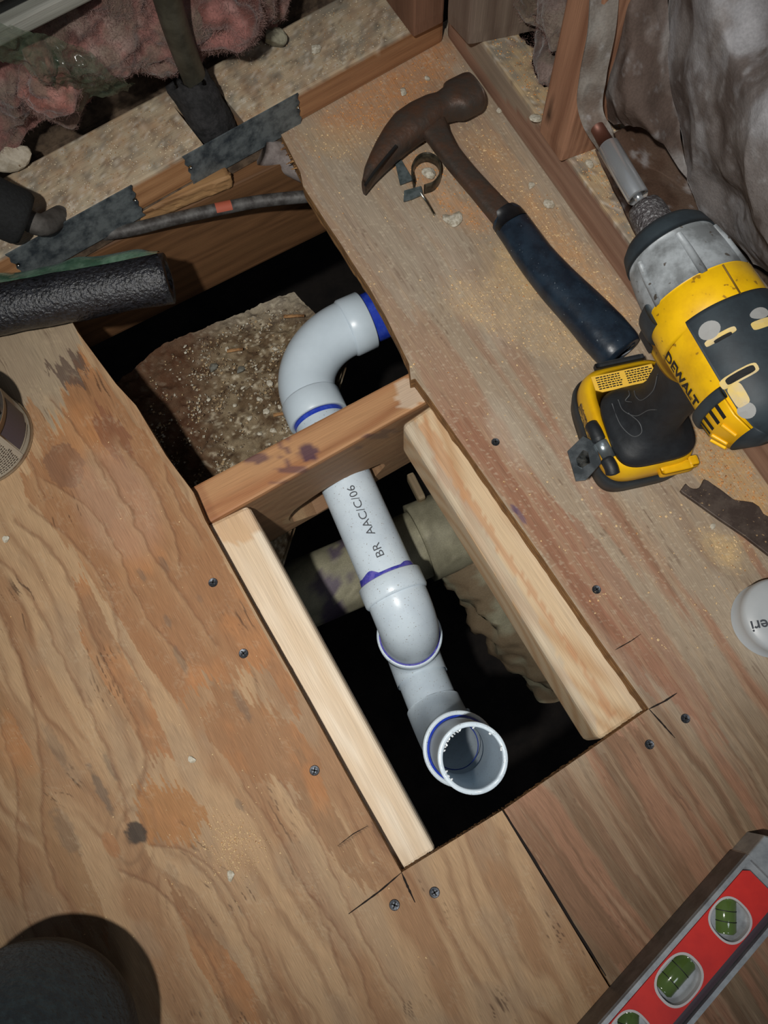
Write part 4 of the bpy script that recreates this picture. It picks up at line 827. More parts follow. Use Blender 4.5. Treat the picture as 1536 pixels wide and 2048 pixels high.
def fibres(o, V, N, n, ln=.010, wd=.00009, seed=0):
    r_ = np.random.default_rng(seed); i = r_.integers(0, len(V), n); c = V[i] + N[i] * r_.uniform(-.001, .002, (n, 1)); d = r_.normal(size=(n, 3)) + N[i] * .35; d /= np.linalg.norm(d, axis=1)[:, None]
    b = np.cross(d, r_.normal(size=(n, 3))); b /= np.linalg.norm(b, axis=1)[:, None]; L_ = r_.uniform(.4, 1.3, (n, 1)) * ln; q = N[i] * L_ * .25; w2 = np.cross(b, d) * wd; st = []
    for t in (-.5, 0, .5):
        m = c + d * L_ * t + b * L_ * (.22 * (1 - 4 * t * t)) + q * (1 if t else .2); st += [m - w2, m + w2]
    W = np.stack(st, 1).reshape(-1, 3); W[:, 2] = np.maximum(W[:, 2], .038); k = np.arange(n)[:, None] * 6
    Fc = np.concatenate([k + [0, 1, 3, 2], k + [2, 3, 5, 4]]); put('fibres', W, Fc, FIB, o, smooth=False, kind='stuff')
FIB = mat('wool_fibre', (158, 128, 120), .8, c2=(118, 90, 84), scale=60)
def tuft(px, py, z, r, seed, label, cols, name='insulation_tuft', st=(1, 1, 1), rot=0, wall='b', dep=.055):
    bm = bmesh.new(); bmesh.ops.create_icosphere(bm, subdivisions=5, radius=1); V = np.array([v.co[:] for v in bm.verts]); Fc = [tuple(v.index for v in f.verts) for f in bm.faces]; bm.free()
    N = V.copy(); d = .55 + .8 * fbm(V[:, 0] * 1.5 + seed, V[:, 1] * 1.5, V[:, 2] * 1.5, seed, 2) + .10 * (fbm(V[:, 0] * 6, V[:, 1] * 6, V[:, 2] * 6, seed + 2, 2) - .5)
    V = N * d[:, None] * r * np.array(st); a = rot; V = V @ np.array([[math.cos(a), -math.sin(a), 0], [math.sin(a), math.cos(a), 0], [0, 0, 1]]).T + PB(px, py, dep, wall)
    V[:, 2] = np.maximum(V[:, 2], .0385 if wall == 'b' else .0515)
    o = put(name, V, Fc, WOOL, None, pink(*cols, s=seed)(V), V, label=label, cat='insulation'); Nw = N @ np.array([[math.cos(a), -math.sin(a), 0], [math.sin(a), math.cos(a), 0], [0, 0, 1]]).T
    fibres(o, V, Nw, int(1500 * (r / .025) ** 2), r * .20, seed=seed); return o
_v = np.array([PINK_WOOL.matrix_world @ v.co for v in PINK_WOOL.data.vertices]); _n = np.array([v.normal[:] for v in PINK_WOOL.data.vertices]); _h2 = len(_v) // 2; fibres(PINK_WOOL, _v[:_h2], -np.tile(pn, (_h2, 1)), 22000, .0055, seed=2)
PK = ((186, 118, 106), (132, 76, 64), (200, 142, 130)); GP = ((150, 128, 120), (100, 80, 74), (170, 150, 142))
tuft(95, 178, .085, .026, 3, 'bright pink insulation tuft hanging near the left frame edge', PK, st=(1.1, .9, .8))
tuft(78, 115, .10, .016, 4, 'narrow pink insulation strand above the bright tuft', PK, st=(.7, 1.6, .8), rot=.3)
tuft(440, 20, .09, .04, 6, 'rosy insulation tuft right of the water pipe', ((172, 112, 104), (112, 66, 58), (190, 140, 132)), st=(1.1, 1, .8))
tuft(1095, 110, .10, .022, 8, 'mauve grey insulation tuft left of the right stud', GP, st=(.8, 1.9, .9), rot=-.15, wall='r', dep=.05)
tuft(1120, 20, .13, .026, 18, 'upper grey insulation tuft beside the right stud', GP, st=(.9, 1.5, .9), rot=-.2, wall='r', dep=.05)
tuft(1052, 90, .08, .016, 9, 'dark sooty insulation tuft on the right wall plate', ((80, 66, 62), (40, 34, 34), (110, 92, 84)), st=(.8, 1.6, .8), rot=.3, wall='r', dep=.05)
tuft(1075, -10, .12, .024, 19, 'dusty beige insulation tuft in the corner bay', ((150, 132, 112), (104, 88, 74), (170, 150, 130)), st=(1, 1.5, .9), rot=.6, wall='r', dep=.05)
# green translucent film over the wool
GF = mat('green_translucent_film', (66, 86, 66), .2, c2=(104, 118, 96), scale=18, alpha=.4, bump=.8, bscale=40, spec=.8)
crumple('green_plastic_film', [[(-80, 20, .02), (10, 50, .02), (90, 70, .02)], [(-60, 90, .02), (100, 110, .02), (180, 105, .02)], [(60, 150, .025), (150, 150, .02), (225, 150, .025)], [(150, 225, .06), (200, 198, .055), (275, 175, .06)]], 70, 60, .008, 50, lambda V: np.tile(lin((80, 100, 76)), (len(V), 1)), GF, seed=52, label='crumpled green plastic film over the pink insulation', cat='plastic film')
# grey boards running across the top left of the bay
def wallbox(name, pa, pb, dep, th, cols, seed, label, dust=0):
    A, B = PB(*pa[0], dep), PB(*pb[0], dep); zt_ = (PB(*pa[1], dep)[2] + PB(*pb[1], dep)[2]) / 2; zb_ = (A[2] + B[2]) / 2
    return lumber(name, [(A[0], A[1]), (B[0], B[1]), (A + pn * th)[:2], (B + pn * th)[:2]], zt_, zt_ - zb_, cols, seed=seed, label=label, cat='board', world=True, dust=dust, dustcol=(160, 158, 146))
wallbox('grey_board', ((-80, 118), (-80, 78)), ((200, 14), (195, -24)), .028, .05, [(158, 160, 150), (128, 128, 118), (168, 168, 160)], 71, 'pale grey board edge across the top left corner')
wallbox('dark_board', ((-60, 28), (-60, -20)), ((140, -50), (140, -98)), .02, .05, [(118, 114, 104), (90, 84, 76), (126, 122, 110)], 73, 'brownish grey board at the very top left corner')

# ------------------------------------------------------------------ rubble, stones and chips on floor and plates
PLAS = mat('broken_plaster', (200, 190, 172), .9, c2=(170, 158, 138), scale=90, bump=.6, speck=(260, .70, (130, 108, 84)))
V, Fc = rock(P(26, 330, .037), (.026, .020, .016), 207, 1, 3, ang=True); put('plaster_chunk', V, Fc, PLAS, None, smooth=False, label='large broken plaster chunk on the wall plate at the left frame edge', cat='plaster')
V, Fc = rock(P(549, 92, .037), (.0165, .013, .011), 211, 1, 3, ang=True); put('stone', V, Fc, mat('lichen_stone', (150, 146, 126), .9, c2=(112, 108, 92), scale=90, bump=.6), None, smooth=False, label='grey-green stone resting on the back wall plate under the pink insulation', cat='stone')
for i, (x, y, z, r, lab) in enumerate([(631, 100, .037, .0075, 'bright white plaster crumb alone on the back wall plate'), (405, 258, .037, .0068, 'white plaster crumb left of the torn foam sleeve'), (1071, 238, .05, .0075, 'cream plaster crumb at the foot of the right stud'),
        (807, 186, 0, .007, 'flat pale flake left of the hammer head on orange sawdust'), (855, 158, 0, .005, 'small white flake on the sawdust above the hammer head'), (860, 352, 0, .011, 'pale flake inside the ring of the steel clip'), (893, 440, 0, .009, 'first of two flat plaster flakes below the bent nail'), (912, 442, 0, .011, 'cream plaster flake right of the pair below the bent nail'),
        (1062, 372, 0, .005, 'white flake at the foot of the right plate'), (1097, 410, 0, .008, 'round pale flake between hammer grip and plate'), (552, 45, .06, .005, 'white crumb against the pink insulation above the grey stone'), (1178, 330, .05, .006, 'pale pebble on the right plate below the kraft strip'),
        (14, 1078, 0, .0045, 'white paper flake near the left frame edge'), (384, 1519, 0, .004, 'tiny white crumb near the middle of the left sheet'), (461, 1752, 0, .0045, 'white flake at the sawdust above the knee shadow'), (1424, 1054, 0, .004, 'white speck beside the notched flat bar'),
        (1000, 222, 0, .005, 'greyish crumb against the right plate near the hammer face')]):
    V, Fc = rock(P(x, y, z), r, 300 + i, .28, 2); put('plaster_crumb', V, Fc, CHIP, None, smooth=False, label=lab, cat='crumb')
# loose sawdust as real chips
SD = [mat('sawdust_pale', (222, 192, 146), .9), mat('sawdust_orange', (208, 148, 90), .9), mat('sawdust_brown', (140, 92, 56), .9)]
V, Fc, MI = [], [], []
N = 60000; X = rng.uniform(560, 1560, N); Y = rng.uniform(40, 1300, N); w_ = np.zeros(N); colr_i = np.zeros(N, int)
for i, (m, colr, k) in enumerate(sawmask(X, Y)):
    w_ = np.maximum(w_, m * k); colr_i[(m > .4)] = 1 if colr[2] < 106 else 0
w_ += .02 + .05 * (fbm(X / 60, Y / 60, 0, 8) > .5)
okm = (rng.uniform(0, 1, N) < w_ * .42) & ~inpoly(X, Y, RIGHT_EDGE + [(560, 1420), (400, 300)])
X, Y, ci = X[okm], Y[okm], colr_i[okm]
sgn = np.array([np.dot(P(x, y)[:2] - rp0[:2], rn[:2]) for x, y in zip(X, Y)]); s2 = np.array([np.dot(P(x, y)[:2] - pl0[:2], pn[:2]) for x, y in zip(X, Y)]); okm = (sgn < -.002) & (s2 < -.004); X, Y, ci = X[okm], Y[okm], ci[okm]
def chips(name, pts, cis, label, smin=.0005, smax=.0015, mats=SD):
    V, Fc, MI = [], [], []
    for c, ci_ in zip(pts, cis):
        s = random.uniform(smin, smax); a = random.uniform(0, 6.28); e = random.uniform(.35, 1); u = np.array([math.cos(a), math.sin(a), random.uniform(-.2, .2)]) * s; v = np.array([-u[1], u[0], random.uniform(-.3, .3) * s]) * e; b = len(V)
        V += [c + u + [0, 0, .0004], c + v + [0, 0, .0003], c - u + [0, 0, .0004], c - v + [0, 0, .0003], c + [0, 0, .0004 + s * .5]]
        for k in range(4): Fc.append((b + k, b + (k + 1) % 4, b + 4)); MI.append(ci_ if random.random() > .2 else random.randrange(3))
    o = put(name, V, Fc, mats, None, smooth=False, kind='stuff', label=label, cat='sawdust'); o.data.polygons.foreach_set('material_index', MI); return o
chips('sawdust', [P(x, y, .0002) for x, y in zip(X, Y)], ci, 'loose orange and yellow sawdust scattered on the right plywood sheet')
pts = []
for _ in range(1500):
    x, y = random.uniform(0, 900), random.uniform(700, 1950)
    if inpoly(np.array([x]), np.array([y]), [(0, 700), (140, 660), (400, 1060), (790, 1760), (900, 2000), (0, 2000)])[0] and random.random() < .25 + .75 * (math.hypot(x - 460, y - 1690) < 70): pts.append(P(x, y, .0002))
for _ in range(500): x, y = random.gauss(465, 35), random.gauss(1690, 35); pts.append(P(x, y, .0002))
chips('fine_sawdust', pts, [0] * len(pts), 'fine pale sawdust specks sprinkled over the left plywood sheet', .0003, .0009)
pts = []
for _ in range(2600):
    u, v_ = random.random(), random.random() ** 1.3; tt_ = .05 + u * (np.linalg.norm(pl1 - pl0) - .07)
    if abs(tt_ - (nz - pl0) @ pd_ - .001) < .028 and v_ < .78: continue
    pts.append(pl0 + pd_ * tt_ + pn * (.004 + v_ * .08) + np.array([0, 0, .0372]))
chips('plate_dust', pts, [random.randrange(2) for _ in pts], 'pale grit and dust lying on top of the back wall plate', .0004, .0013, [mat('grit', (200, 184, 156), .9), mat('grit2', (168, 138, 104), .9), mat('grit3', (216, 208, 192), .9)])
pts = []
for _ in range(3000):
    u, v_ = random.random(), random.random(); pts.append(rp0 + rd_ * (.02 + u * .5) + rn * (.004 + v_ * .08) + np.array([0, 0, .0502]))
chips('right_plate_sawdust', pts, [random.randrange(2) for _ in pts], 'sawdust layer on top of the right wall plate', .0004, .0013)
# rubble stuff on the debris board
pts = []
for _ in range(9000):
    x, y = random.uniform(280, 650), random.uniform(620, 980)
    if inpoly(np.array([x]), np.array([y]), [(300, 740), (370, 690), (585, 600), (650, 690), (640, 1000), (300, 1000)])[0] and random.random() < float(vn(x / 22, y / 22, 0, 5)) ** 2.2: pts.append(P(x, y, zd + .004 + .003 * random.random()))
chips('rubble_grit', pts, [random.randrange(3) for _ in pts], 'fine plaster grit covering the rubble board below', .0005, .0024, [CHIP, mat('rubble_tan', (170, 146, 112), .95), mat('rubble_dark', (96, 78, 60), .95)])

# ------------------------------------------------------------------ hammer
STEEL = mat('rusty_dark_steel', (74, 66, 60), .48, .3, (92, 64, 48), 45, lo=.4, hi=.7, bump=.45, bscale=160)
GRIP = mat('navy_rubber_grip', (34, 48, 62), .36, c2=(24, 34, 46), scale=60, bump=.15, bscale=150, speck=(420, .72, (110, 120, 128)))
GRIPB = mat('black_rubber_grip', (26, 28, 32), .45, c2=(18, 20, 24), scale=60, bump=.15)
zh = .024
def hp(p): return P(p[0], p[1], zh)
def hw_world(p, w_): return w_ / F * (np.linalg.norm(P(p[0], p[1], zh) - np.array([0, 0, H])) * math.cos(math.radians(8)))
ham = empty('claw_hammer', P(1060, 450, 0), 'claw hammer with dark rusty steel head and navy blue rubber grip', 'hammer')
hd = [(950, 182, 33), (944, 185, 37), (915, 200, 38), (908, 204, 36), (902, 207, 29), (885, 215, 25), (866, 224, 29), (840, 240, 34), (815, 257, 34), (795, 275, 30), (775, 297, 25), (757, 319, 19), (741, 341, 13), (727, 368, 4)]
path = np.array([hp(p) for p in hd]); rs = [(hw_world(p, p[2]), min(hw_world(p, p[2]), .0165) if i < 8 else .0165 - .001 * (i - 8)) for i, p in enumerate(hd)]
path[8:, 2] -= np.linspace(0, .006, len(path) - 8)
pp = resample(np.column_stack([path, np.array(rs)]), 60); V, Fc = sweep(pp[:, :3], [tuple(q) for q in pp[:, 3:5]], seg=36, ex=2.5)
put('head', V, Fc, STEEL, ham)
# claw slit: dark V groove built as thin inset wedge below the upper tine
cl = np.array([P(792, 292, zh + .0155), P(768, 320, zh + .0150), P(748, 345, zh + .0130), P(730, 371, zh + .011)]); V, Fc = sweep(bez(cl, 8), [(.0013, .0022)] * 25, seg=8); put('claw_slit', V, Fc, mat('claw_gap', (12, 10, 9), .9), ham)
nk = [(852, 238, 34), (866, 256, 27), (876, 272, 22), (895, 302, 19), (925, 340, 19), (960, 380, 20), (1000, 425, 23), (1020, 445, 24)]
path = np.array([hp(p) for p in nk]); V, Fc = sweep(bez(path, 6), [(np.interp(i / 42 * 7, range(8), [hw_world(p, p[2]) for p in nk]), .0075) for i in range(43)], seg=28, ex=3.5); put('shank', V, Fc, STEEL, ham)
gr = [(1005, 428, 25), (1014, 436, 32), (1035, 465, 33), (1070, 515, 35), (1115, 568, 39), (1170, 625, 43), (1205, 664, 46), (1232, 694, 45), (1243, 706, 42), (1246, 709, 30)]
path = np.array([P(p[0], p[1], .021) for p in gr]); V, Fc = sweep(bez(path, 8), [(np.interp(i / 72 * 9, range(10), [hw_world(p, p[2]) for p in gr]), np.interp(i / 72 * 9, range(10), [.010, .0135, .014, .015, .0165, .018, .019, .019, .017, .008])) for i in range(73)], seg=36, ex=2.4)
put('grip', V, Fc, GRIP, ham)
V, Fc = sweep([P(1004, 427, .0215), P(1018, 442, .0215), P(1026, 452, .0215)], [(.0128, .0120), (.0172, .0146), (.0173, .0146)], seg=32, ex=2.4); put('grip_collar', V, Fc, GRIPB, ham)

# ------------------------------------------------------------------ steel clip with nail
CLIP = mat('zinc_strap', (104, 114, 116), .45, .3, (76, 86, 86), 120, bump=.2)
CLIPB = mat('brown_zinc_strap', (86, 80, 66), .35, .4, (50, 46, 38), 120, bump=.2)
clip = empty('pipe_clip', P(840, 370, 0), 'bent steel pipe clip with a nail through it lying under the hammer claw', 'pipe clip')
def strap(pts, hgt, th, m, name, zb=.001):
    pts = bez([P(x, y, zb) for x, y in pts], 8); V, Fc = sweep(pts + np.array([0, 0, hgt / 2]), [(th, hgt / 2)] * len(pts), seg=8, ex=8); put(name, V, Fc, m, clip)
strap([(828, 378), (824, 352), (836, 330), (856, 324), (876, 336), (880, 360), (868, 380), (848, 388)], .014, .0009, CLIPB, 'ring')
o_ = prism([P(787, 309, .006), P(800, 314, .006), (P(826, 362, .003)), P(800, 372, .003)], .004, .0052); put('flange', o_[0], o_[1], CLIP, clip, smooth=False)
o_ = prism([P(808, 380, .006), P(842, 368, .008), P(846, 384, .008), P(822, 400, .004), P(807, 404, .004)], .004, .0052); put('flange', o_[0], o_[1], CLIP, clip, smooth=False)
V, Fc = sweep([P(841, 386, .004), P(854, 404, .003), P(869, 429, .003)], [.0017, .0017, .0014], seg=12); put('nail', V, Fc, NAILH, clip)

# ------------------------------------------------------------------ notched flat bar and white cap
BAR = mat('brown_flat_steel', (92, 80, 72), .6, .35, (70, 58, 52), 70, bump=.3, speck=(330, .7, (180, 150, 110)))
ol = [(160, 240), (110, 310), (130, 335), (300, 455), (500, 600), (760, 775), (1004, 965), (1200, 1110), (1230, 780), (1100, 640), (1004, 575), (960, 550), (915, 475), (850, 432), (760, 418), (690, 412), (650, 400), (520, 300), (430, 240), (390, 210), (350, 195), (330, 240), (305, 278), (275, 292), (240, 292), (205, 280)]
pts = [P(1340 + x / 5.12, 920 + y / 5.12, .004) for x, y in ol]; V, Fc = prism(pts, .0003, .0042, .0008); put('notched_flat_bar', V, Fc, BAR, None, smooth=False, label='brown flat steel bar with a half-round notch at its end, near the right frame edge', cat='metal bar')
cap = empty('round_white_cap', P(1572, 1238, 0), 'smooth white round plastic cap with grey print at the right frame edge', 'cap')
cc_ = P(1567, 1229, .028); rc = np.linalg.norm(P(1488, 1229, .028) - cc_); prof = [(rc, .0005), (rc, .02), (rc - .0008, .024), (rc - .003, .0265), (rc * .6, .028), (.001, .0285)]
V, Fc = sweep([np.array([cc_[0], cc_[1], z]) for _, z in prof], [r for r, _ in prof], up=(1, 0, 0), seg=64)
put('body', V, Fc, mat('cap_plastic', (182, 186, 188), .4, c2=(172, 178, 182), scale=12), cap)
T, Fc = text_mesh('Ameri', .0135, .0002, 1.05); a = math.radians(180 + 8); tc_ = P(1543, 1247, .0285); V = np.array([tc_ + [x * math.cos(a) - y * math.sin(a), x * math.sin(a) + y * math.cos(a), .0002] for x, y in T])
V[:, 2] = .0287 + 0 * V[:, 2]; put('printing', V, Fc, INK, cap, smooth=False)

# ------------------------------------------------------------------ spirit level
zt = .034; L0 = P(1494, 1713, zt); L1 = P(1202, 2048, zt); lx = (L1 - L0) / np.linalg.norm(L1 - L0); ly = np.cross((0, 0, 1), lx); 
if (P(1536, 1872, zt) - L0) @ ly < 0: ly = -ly
Wl = (P(1536, 1872, zt) - L0) @ ly; print('level width', Wl)
lev = empty('spirit_level', Z(L0 + lx * .1, 0), 'red and silver torpedo spirit level with green vials at bottom right', 'spirit level')
def LW(x, y, z): return L0 * [1, 1, 0] + lx * x + ly * y + np.array([0, 0, z])
def lpx(px, py, z=zt): d = P(px, py, z) - L0; return d @ lx, d @ ly
ALU = mat('brushed_aluminium', (176, 180, 182), .4, .55, (150, 154, 158), 60, bump=.1); ALUD = mat('dull_aluminium_side', (112, 108, 106), .5, .5, (92, 88, 86), 60, bump=.2)
REDP = mat('red_plastic', (216, 48, 40), .42, c2=(200, 42, 38), scale=30, spec=.4); VIAL = mat('green_vial', (92, 116, 56), .12, c2=(70, 90, 44), scale=12, spec=.8, coat=.5); VBK = mat('vial_recess', (128, 126, 118), .6)
RINGM = mat('vial_ring', (196, 190, 190), .4); BLK = mat('black_line', (14, 14, 14), .6); PURP = mat('level_groove', (70, 56, 66), .5)
LL = .23
body = join([([LW(x, y, z) for x in (-.002, LL) for y, z in ((0, zt), (.0035, zt), (.0035, zt - .006), (Wl - .0035, zt - .006), (Wl - .0035, zt), (Wl, zt), (Wl, .0005), (0, .0005), (-.0008, .012), (-.0008, .022))],
    [tuple(range(10))[::-1], tuple(range(10, 20))] + [(i, (i + 1) % 10, (i + 1) % 10 + 10, i + 10) for i in range(10)])])
put('frame', body[0], body[1], ALU, lev, smooth=False)
V = [LW(-.001, -.0012, .002), LW(LL, -.0012, .002), LW(LL, -.0012, zt - .002), LW(-.001, -.0012, zt - .002), LW(-.001, -.0002, .002), LW(LL, -.0002, .002), LW(LL, -.0002, zt - .002), LW(-.001, -.0002, zt - .002)]
put('milled_edge', V, [(0, 1, 2, 3), (4, 7, 6, 5), (0, 4, 5, 1), (3, 2, 6, 7), (0, 3, 7, 4), (1, 5, 6, 2)], ALUD, lev, smooth=False)
V, Fc = prism([LW(-.022, .000, 0), LW(-.026, .006, 0), LW(-.026, Wl - .004, 0), LW(-.022, Wl, 0), LW(-.0005, Wl, 0), LW(-.0005, 0, 0)], .0006, zt - .001, .0015); put('end_block', V, Fc, ALU, lev, smooth=False)
c = LW(-.012, Wl * .62, zt - .0012); V, Fc = sweep([c, c + np.array([0, 0, .001])], [.006, .006], up=(1, 0, 0), seg=24); put('hang_hole', V, Fc, BLK, lev)
# red inlay with real openings
def stad(cx, cy, a, b, n=28):   # superellipse outline in level xy
    t = np.linspace(0, 2 * np.pi, n, endpoint=False); return np.stack([cx + a * np.sign(np.cos(t)) * np.abs(np.cos(t)) ** .8, cy + b * np.sign(np.sin(t)) * np.abs(np.sin(t)) ** .8], 1)
vials = [(lpx(1463, 1843), .0155, .0150, 0), (lpx(1361, 1963), .0195, .0145, 1), (lpx(1255, 2062), .0155, .0150, 0)]
y0r, y1r = .0042, Wl - .010
bm = bmesh.new()
outl = [(.006, y0r + .004), (.010, y0r), (LL - .01, y0r), (LL - .01, y1r), (.010, y1r), (.006, y1r - .004)]
loops = [outl] + [stad(c[0], (y0r + y1r) / 2, a, b) for c, a, b, _ in vials]
ed = []
for lp in loops:
    vs = [bm.verts.new((*q, 0)) for q in lp]; ed += [bm.edges.new((vs[i], vs[(i + 1) % len(vs)])) for i in range(len(vs))]
bmesh.ops.triangle_fill(bm, use_beauty=True, use_dissolve=False, edges=ed)
ex_ = bmesh.ops.extrude_face_region(bm, geom=bm.faces[:]); vv = [g for g in ex_['geom'] if isinstance(g, bmesh.types.BMVert)]
for v in vv: v.co.z -= .012
bm.normal_update(); bmesh.ops.recalc_face_normals(bm, faces=bm.faces[:])
bm.verts.index_update(); V = [LW(v.co.x, v.co.y, zt - .0006 + v.co.z) for v in bm.verts]; Fc = [tuple(v.index for v in f.verts) for f in bm.faces]; bm.free()
put('red_inlay', V, Fc, REDP, lev, smooth=False)
V = [LW(x, y, z) for x in (.002, LL) for y, z in ((y1r + .0006, zt - .0045), (Wl - .0040, zt - .0045), (Wl - .0040, zt - .0055), (y1r + .0006, zt - .0055))]
put('groove', V, [(0, 1, 2, 3), (7, 6, 5, 4)] + [(i, i + 4, (i + 1) % 4 + 4, (i + 1) % 4) for i in range(4)], PURP, lev, smooth=False)
for (c, a, b, kind) in vials:
    cy = (y0r + y1r) / 2; st = stad(c[0], cy, a, b, 48); st2 = stad(c[0], cy, a * .9, b * .9, 48); n = 48
    V = [LW(*q, zt - .0003) for q in st] + [LW(*q, zt - .0002) for q in st2] + [LW(*q, zt - .010) for q in st2]
    rg = put('vial_surround', V, [(i, (i + 1) % n, n + (i + 1) % n, n + i) for i in range(n)] + [(n + i, n + (i + 1) % n, 2 * n + (i + 1) % n, 2 * n + i) for i in range(n)] + [tuple(range(2 * n, 3 * n))], [RINGM, VBK], lev, smooth=False)
    rg.data.polygons[2 * n].material_index = 1
    ax = (lx if kind else (lx * .77 + ly * .64)); p = LW(c[0] - .001, cy - .001, zt - .0100)
    p = p - ly * .001; ln = a * .80; V, Fc = sweep([p - ax * ln, p - ax * (ln - .002), p + ax * (ln - .002), p + ax * ln], [.007, .0088, .0088, .007], seg=24); vi = put('vial', V, Fc, VIAL, lev)
    for s in (-.35, .35) if kind else (-.3, .3):
        V, Fc = sweep([p + ax * (ln * s - .0003), p + ax * (ln * s + .0003)], [.0090, .0090], seg=24, caps=False); put('marker_line', V, Fc, BLK, vi)

# ------------------------------------------------------------------ cement can at left
can = empty('cement_can', P(-30, 880, 0), 'round can with a grey printed label and metal rim at the left frame edge', 'can')
cb = P(-34, 880, 0); rc = np.linalg.norm(P(66, 880, 0) - cb) 
def ring_prof(prof, m, name, seg=72):
    V, Fc = sweep([np.array([cb[0], cb[1], z]) for _, z in prof], [r for r, _ in prof], up=(1, 0, 0), seg=seg); return put(name, V, Fc, m, can)
TIN = mat('tin_rim', (196, 196, 190), .25, .95); LAB = mat('can_label', (150, 140, 124), .5, c2=(134, 124, 108), scale=30); LABD = mat('can_label_dark', (78, 74, 84), .5); LABL = mat('can_label_light', (190, 184, 168), .5)
hc = .062
ring_prof([(rc - .002, .0004), (rc, .0012), (rc, .003), (rc - .0016, .004)], TIN, 'rim'); ring_prof([(rc - .0018, .0035), (rc - .0018, hc - .004)], LAB, 'body'); ring_prof([(rc - .0016, hc - .004), (rc, hc - .003), (rc, hc - .001), (rc - .002, hc), (rc - .006, hc - .003), (.001, hc - .003)], TIN, 'lid')
def on_can(a, z, lift=.0004): return np.array([cb[0] + (rc - .0018 + lift) * math.cos(a), cb[1] + (rc - .0018 + lift) * math.sin(a), z])
def band(a0, a1, z0, z1, m, name, lift=.0003, n=12):
    V = [on_can(a, z, lift) for a in np.linspace(a0, a1, n) for z in (z0, z1)]; return put(name, V, [(2 * i, 2 * i + 1, 2 * i + 3, 2 * i + 2) for i in range(n - 1)], m, can, smooth=False)
band(-.35, .45, .014, .05, LABD, 'dark_panel'); band(-1.5, -.42, .006, .05, LABL, 'light_panel'); 
V_, F_ = [], []
for col_ in range(2):
    for k in range(13):
        a = -1.45 + col_ * .5; z = .008 + k * .0032
        while a < -1.45 + col_ * .5 + .44:
            da = random.uniform(.02, .07); b = len(V_); V_ += [on_can(a, z, .0006), on_can(a + da, z, .0006), on_can(a + da, z + .0014, .0006), on_can(a, z + .0014, .0006)]; F_.append((b, b + 1, b + 2, b + 3)); a += da + .018
put('small_print', V_, F_, mat('label_ink', (70, 62, 54), .6), can, smooth=False)
for a0, a1, z0, z1 in [(-.4, .5, .0115, .0128), (-.42, -.38, .005, .05), (-1.5, -.42, .0045, .0055)]: band(a0, a1, z0, z1, LABL, 'label_line', .0005)

# ------------------------------------------------------------------ impact driver
YEL = mat('yellow_plastic', (236, 186, 14), .4, c2=(206, 156, 18), scale=40, lo=.45, hi=.75, bump=.1, speck=(160, .66, (160, 120, 30)))
YELC = mat('clean_yellow_plastic', (242, 190, 20), .38, c2=(228, 172, 16), scale=20); RUB = mat('black_rubber', (34, 38, 42), .55, c2=(26, 29, 33), scale=70, bump=.12, bscale=200)
RUBG = mat('slate_rubber', (46, 56, 62), .6, c2=(38, 46, 52), scale=50, bump=.15); GREYC = mat('grey_gearcase', (158, 164, 168), .5, .05, (116, 120, 122), 50, bump=.25, speck=(130, .68, (84, 78, 72)))
CHR = mat('chrome', (204, 208, 212), .22, .75); KNURL = mat('knurled_steel', (92, 88, 90), .4, .5, (150, 150, 152), 400, lo=.5, hi=.62, bump=1, bscale=600); DGAP = mat('tool_gap', (12, 12, 13), .8)
WORN = mat('worn_patch', (196, 178, 140), .7, c2=(214, 186, 110), scale=80); WORNG = mat('worn_grey_patch', (150, 150, 148), .7)
zb = .212
bc = P(1416, 632, zb); bf_ = P(1316, 462, zb); ax_ = bf_ - bc; ax_ /= np.linalg.norm(ax_); lf = np.cross((0, 0, 1), ax_)
drv = empty('impact_driver', Z(bc, 0), 'yellow and black cordless impact driver standing on its battery beside the hammer grip', 'power tool')
def DB(x, y, z): return np.array([bc[0], bc[1], 0]) + ax_ * x + lf * y + np.array([0, 0, z])
def dsweep(st, m, name, ex=2.0, seg=56, parent=drv, z=zb, y=0, **kw):
    """stations (x, ry, rz[, dz])"""
    V, Fc = sweep([DB(s[0], y, z + (s[3] if len(s) > 3 else 0)) for s in st], [(s[1], s[2]) for s in st], seg=seg, ex=ex, **kw); return put(name, V, Fc, m, parent)
dsweep([(.108, .0032, .0032), (.098, .0032, .0032)], CHR, 'bit_shank', seg=6)
dsweep([(.158, .0070, .0070), (.157, .0080, .0080), (.108, .0080, .0080), (.1065, .0072, .0072)], CHR, 'bit_holder', seg=32)
dsweep([(.176, .0052, .0052), (.158, .0058, .0058)], mat('bit_tip', (96, 60, 48), .5, .5), 'bit', seg=16)
dsweep([(.100, .0085, .0085), (.098, .0118, .0118), (.093, .0132, .0132), (.076, .0142, .0142), (.070, .0150, .0150)], KNURL, 'chuck', seg=40)
dsweep([(.073, .019, .019), (.071, .026, .026), (.066, .0305, .0305), (.058, .0325, .0325), (.055, .0328, .0328)], RUBG, 'nose_ring', seg=56)
dsweep([(.056, .0312, .0312), (.050, .0330, .0332), (.036, .0350, .0352), (.022, .0362, .0364), (.010, .0368, .0370)], GREYC, 'gear_case')
for a_ in (20, 75, 130):
    a = math.radians(a_); V, Fc = sweep([DB(x, math.cos(a) * r, zb + math.sin(a) * r) for x, r in ((.050, .0326), (.036, .0348), (.014, .0364))], [.0022, .0026, .0028], seg=10); put('gear_case_rib', V, Fc, GREYC, drv)
dsweep([(.016, .0368, .0370), (.014, .0385, .0387), (-.012, .0388, .0390), (-.014, .0375, .0380)], YEL, 'collar')
MB_ = [(-.010, .0365, .0375), (-.03, .0360, .0370), (-.06, .0350, .0355), (-.078, .0320, .0325), (-.086, .0250, .0260), (-.088, .012, .013)]
dsweep(MB_, YEL, 'motor_housing', ex=2.3)
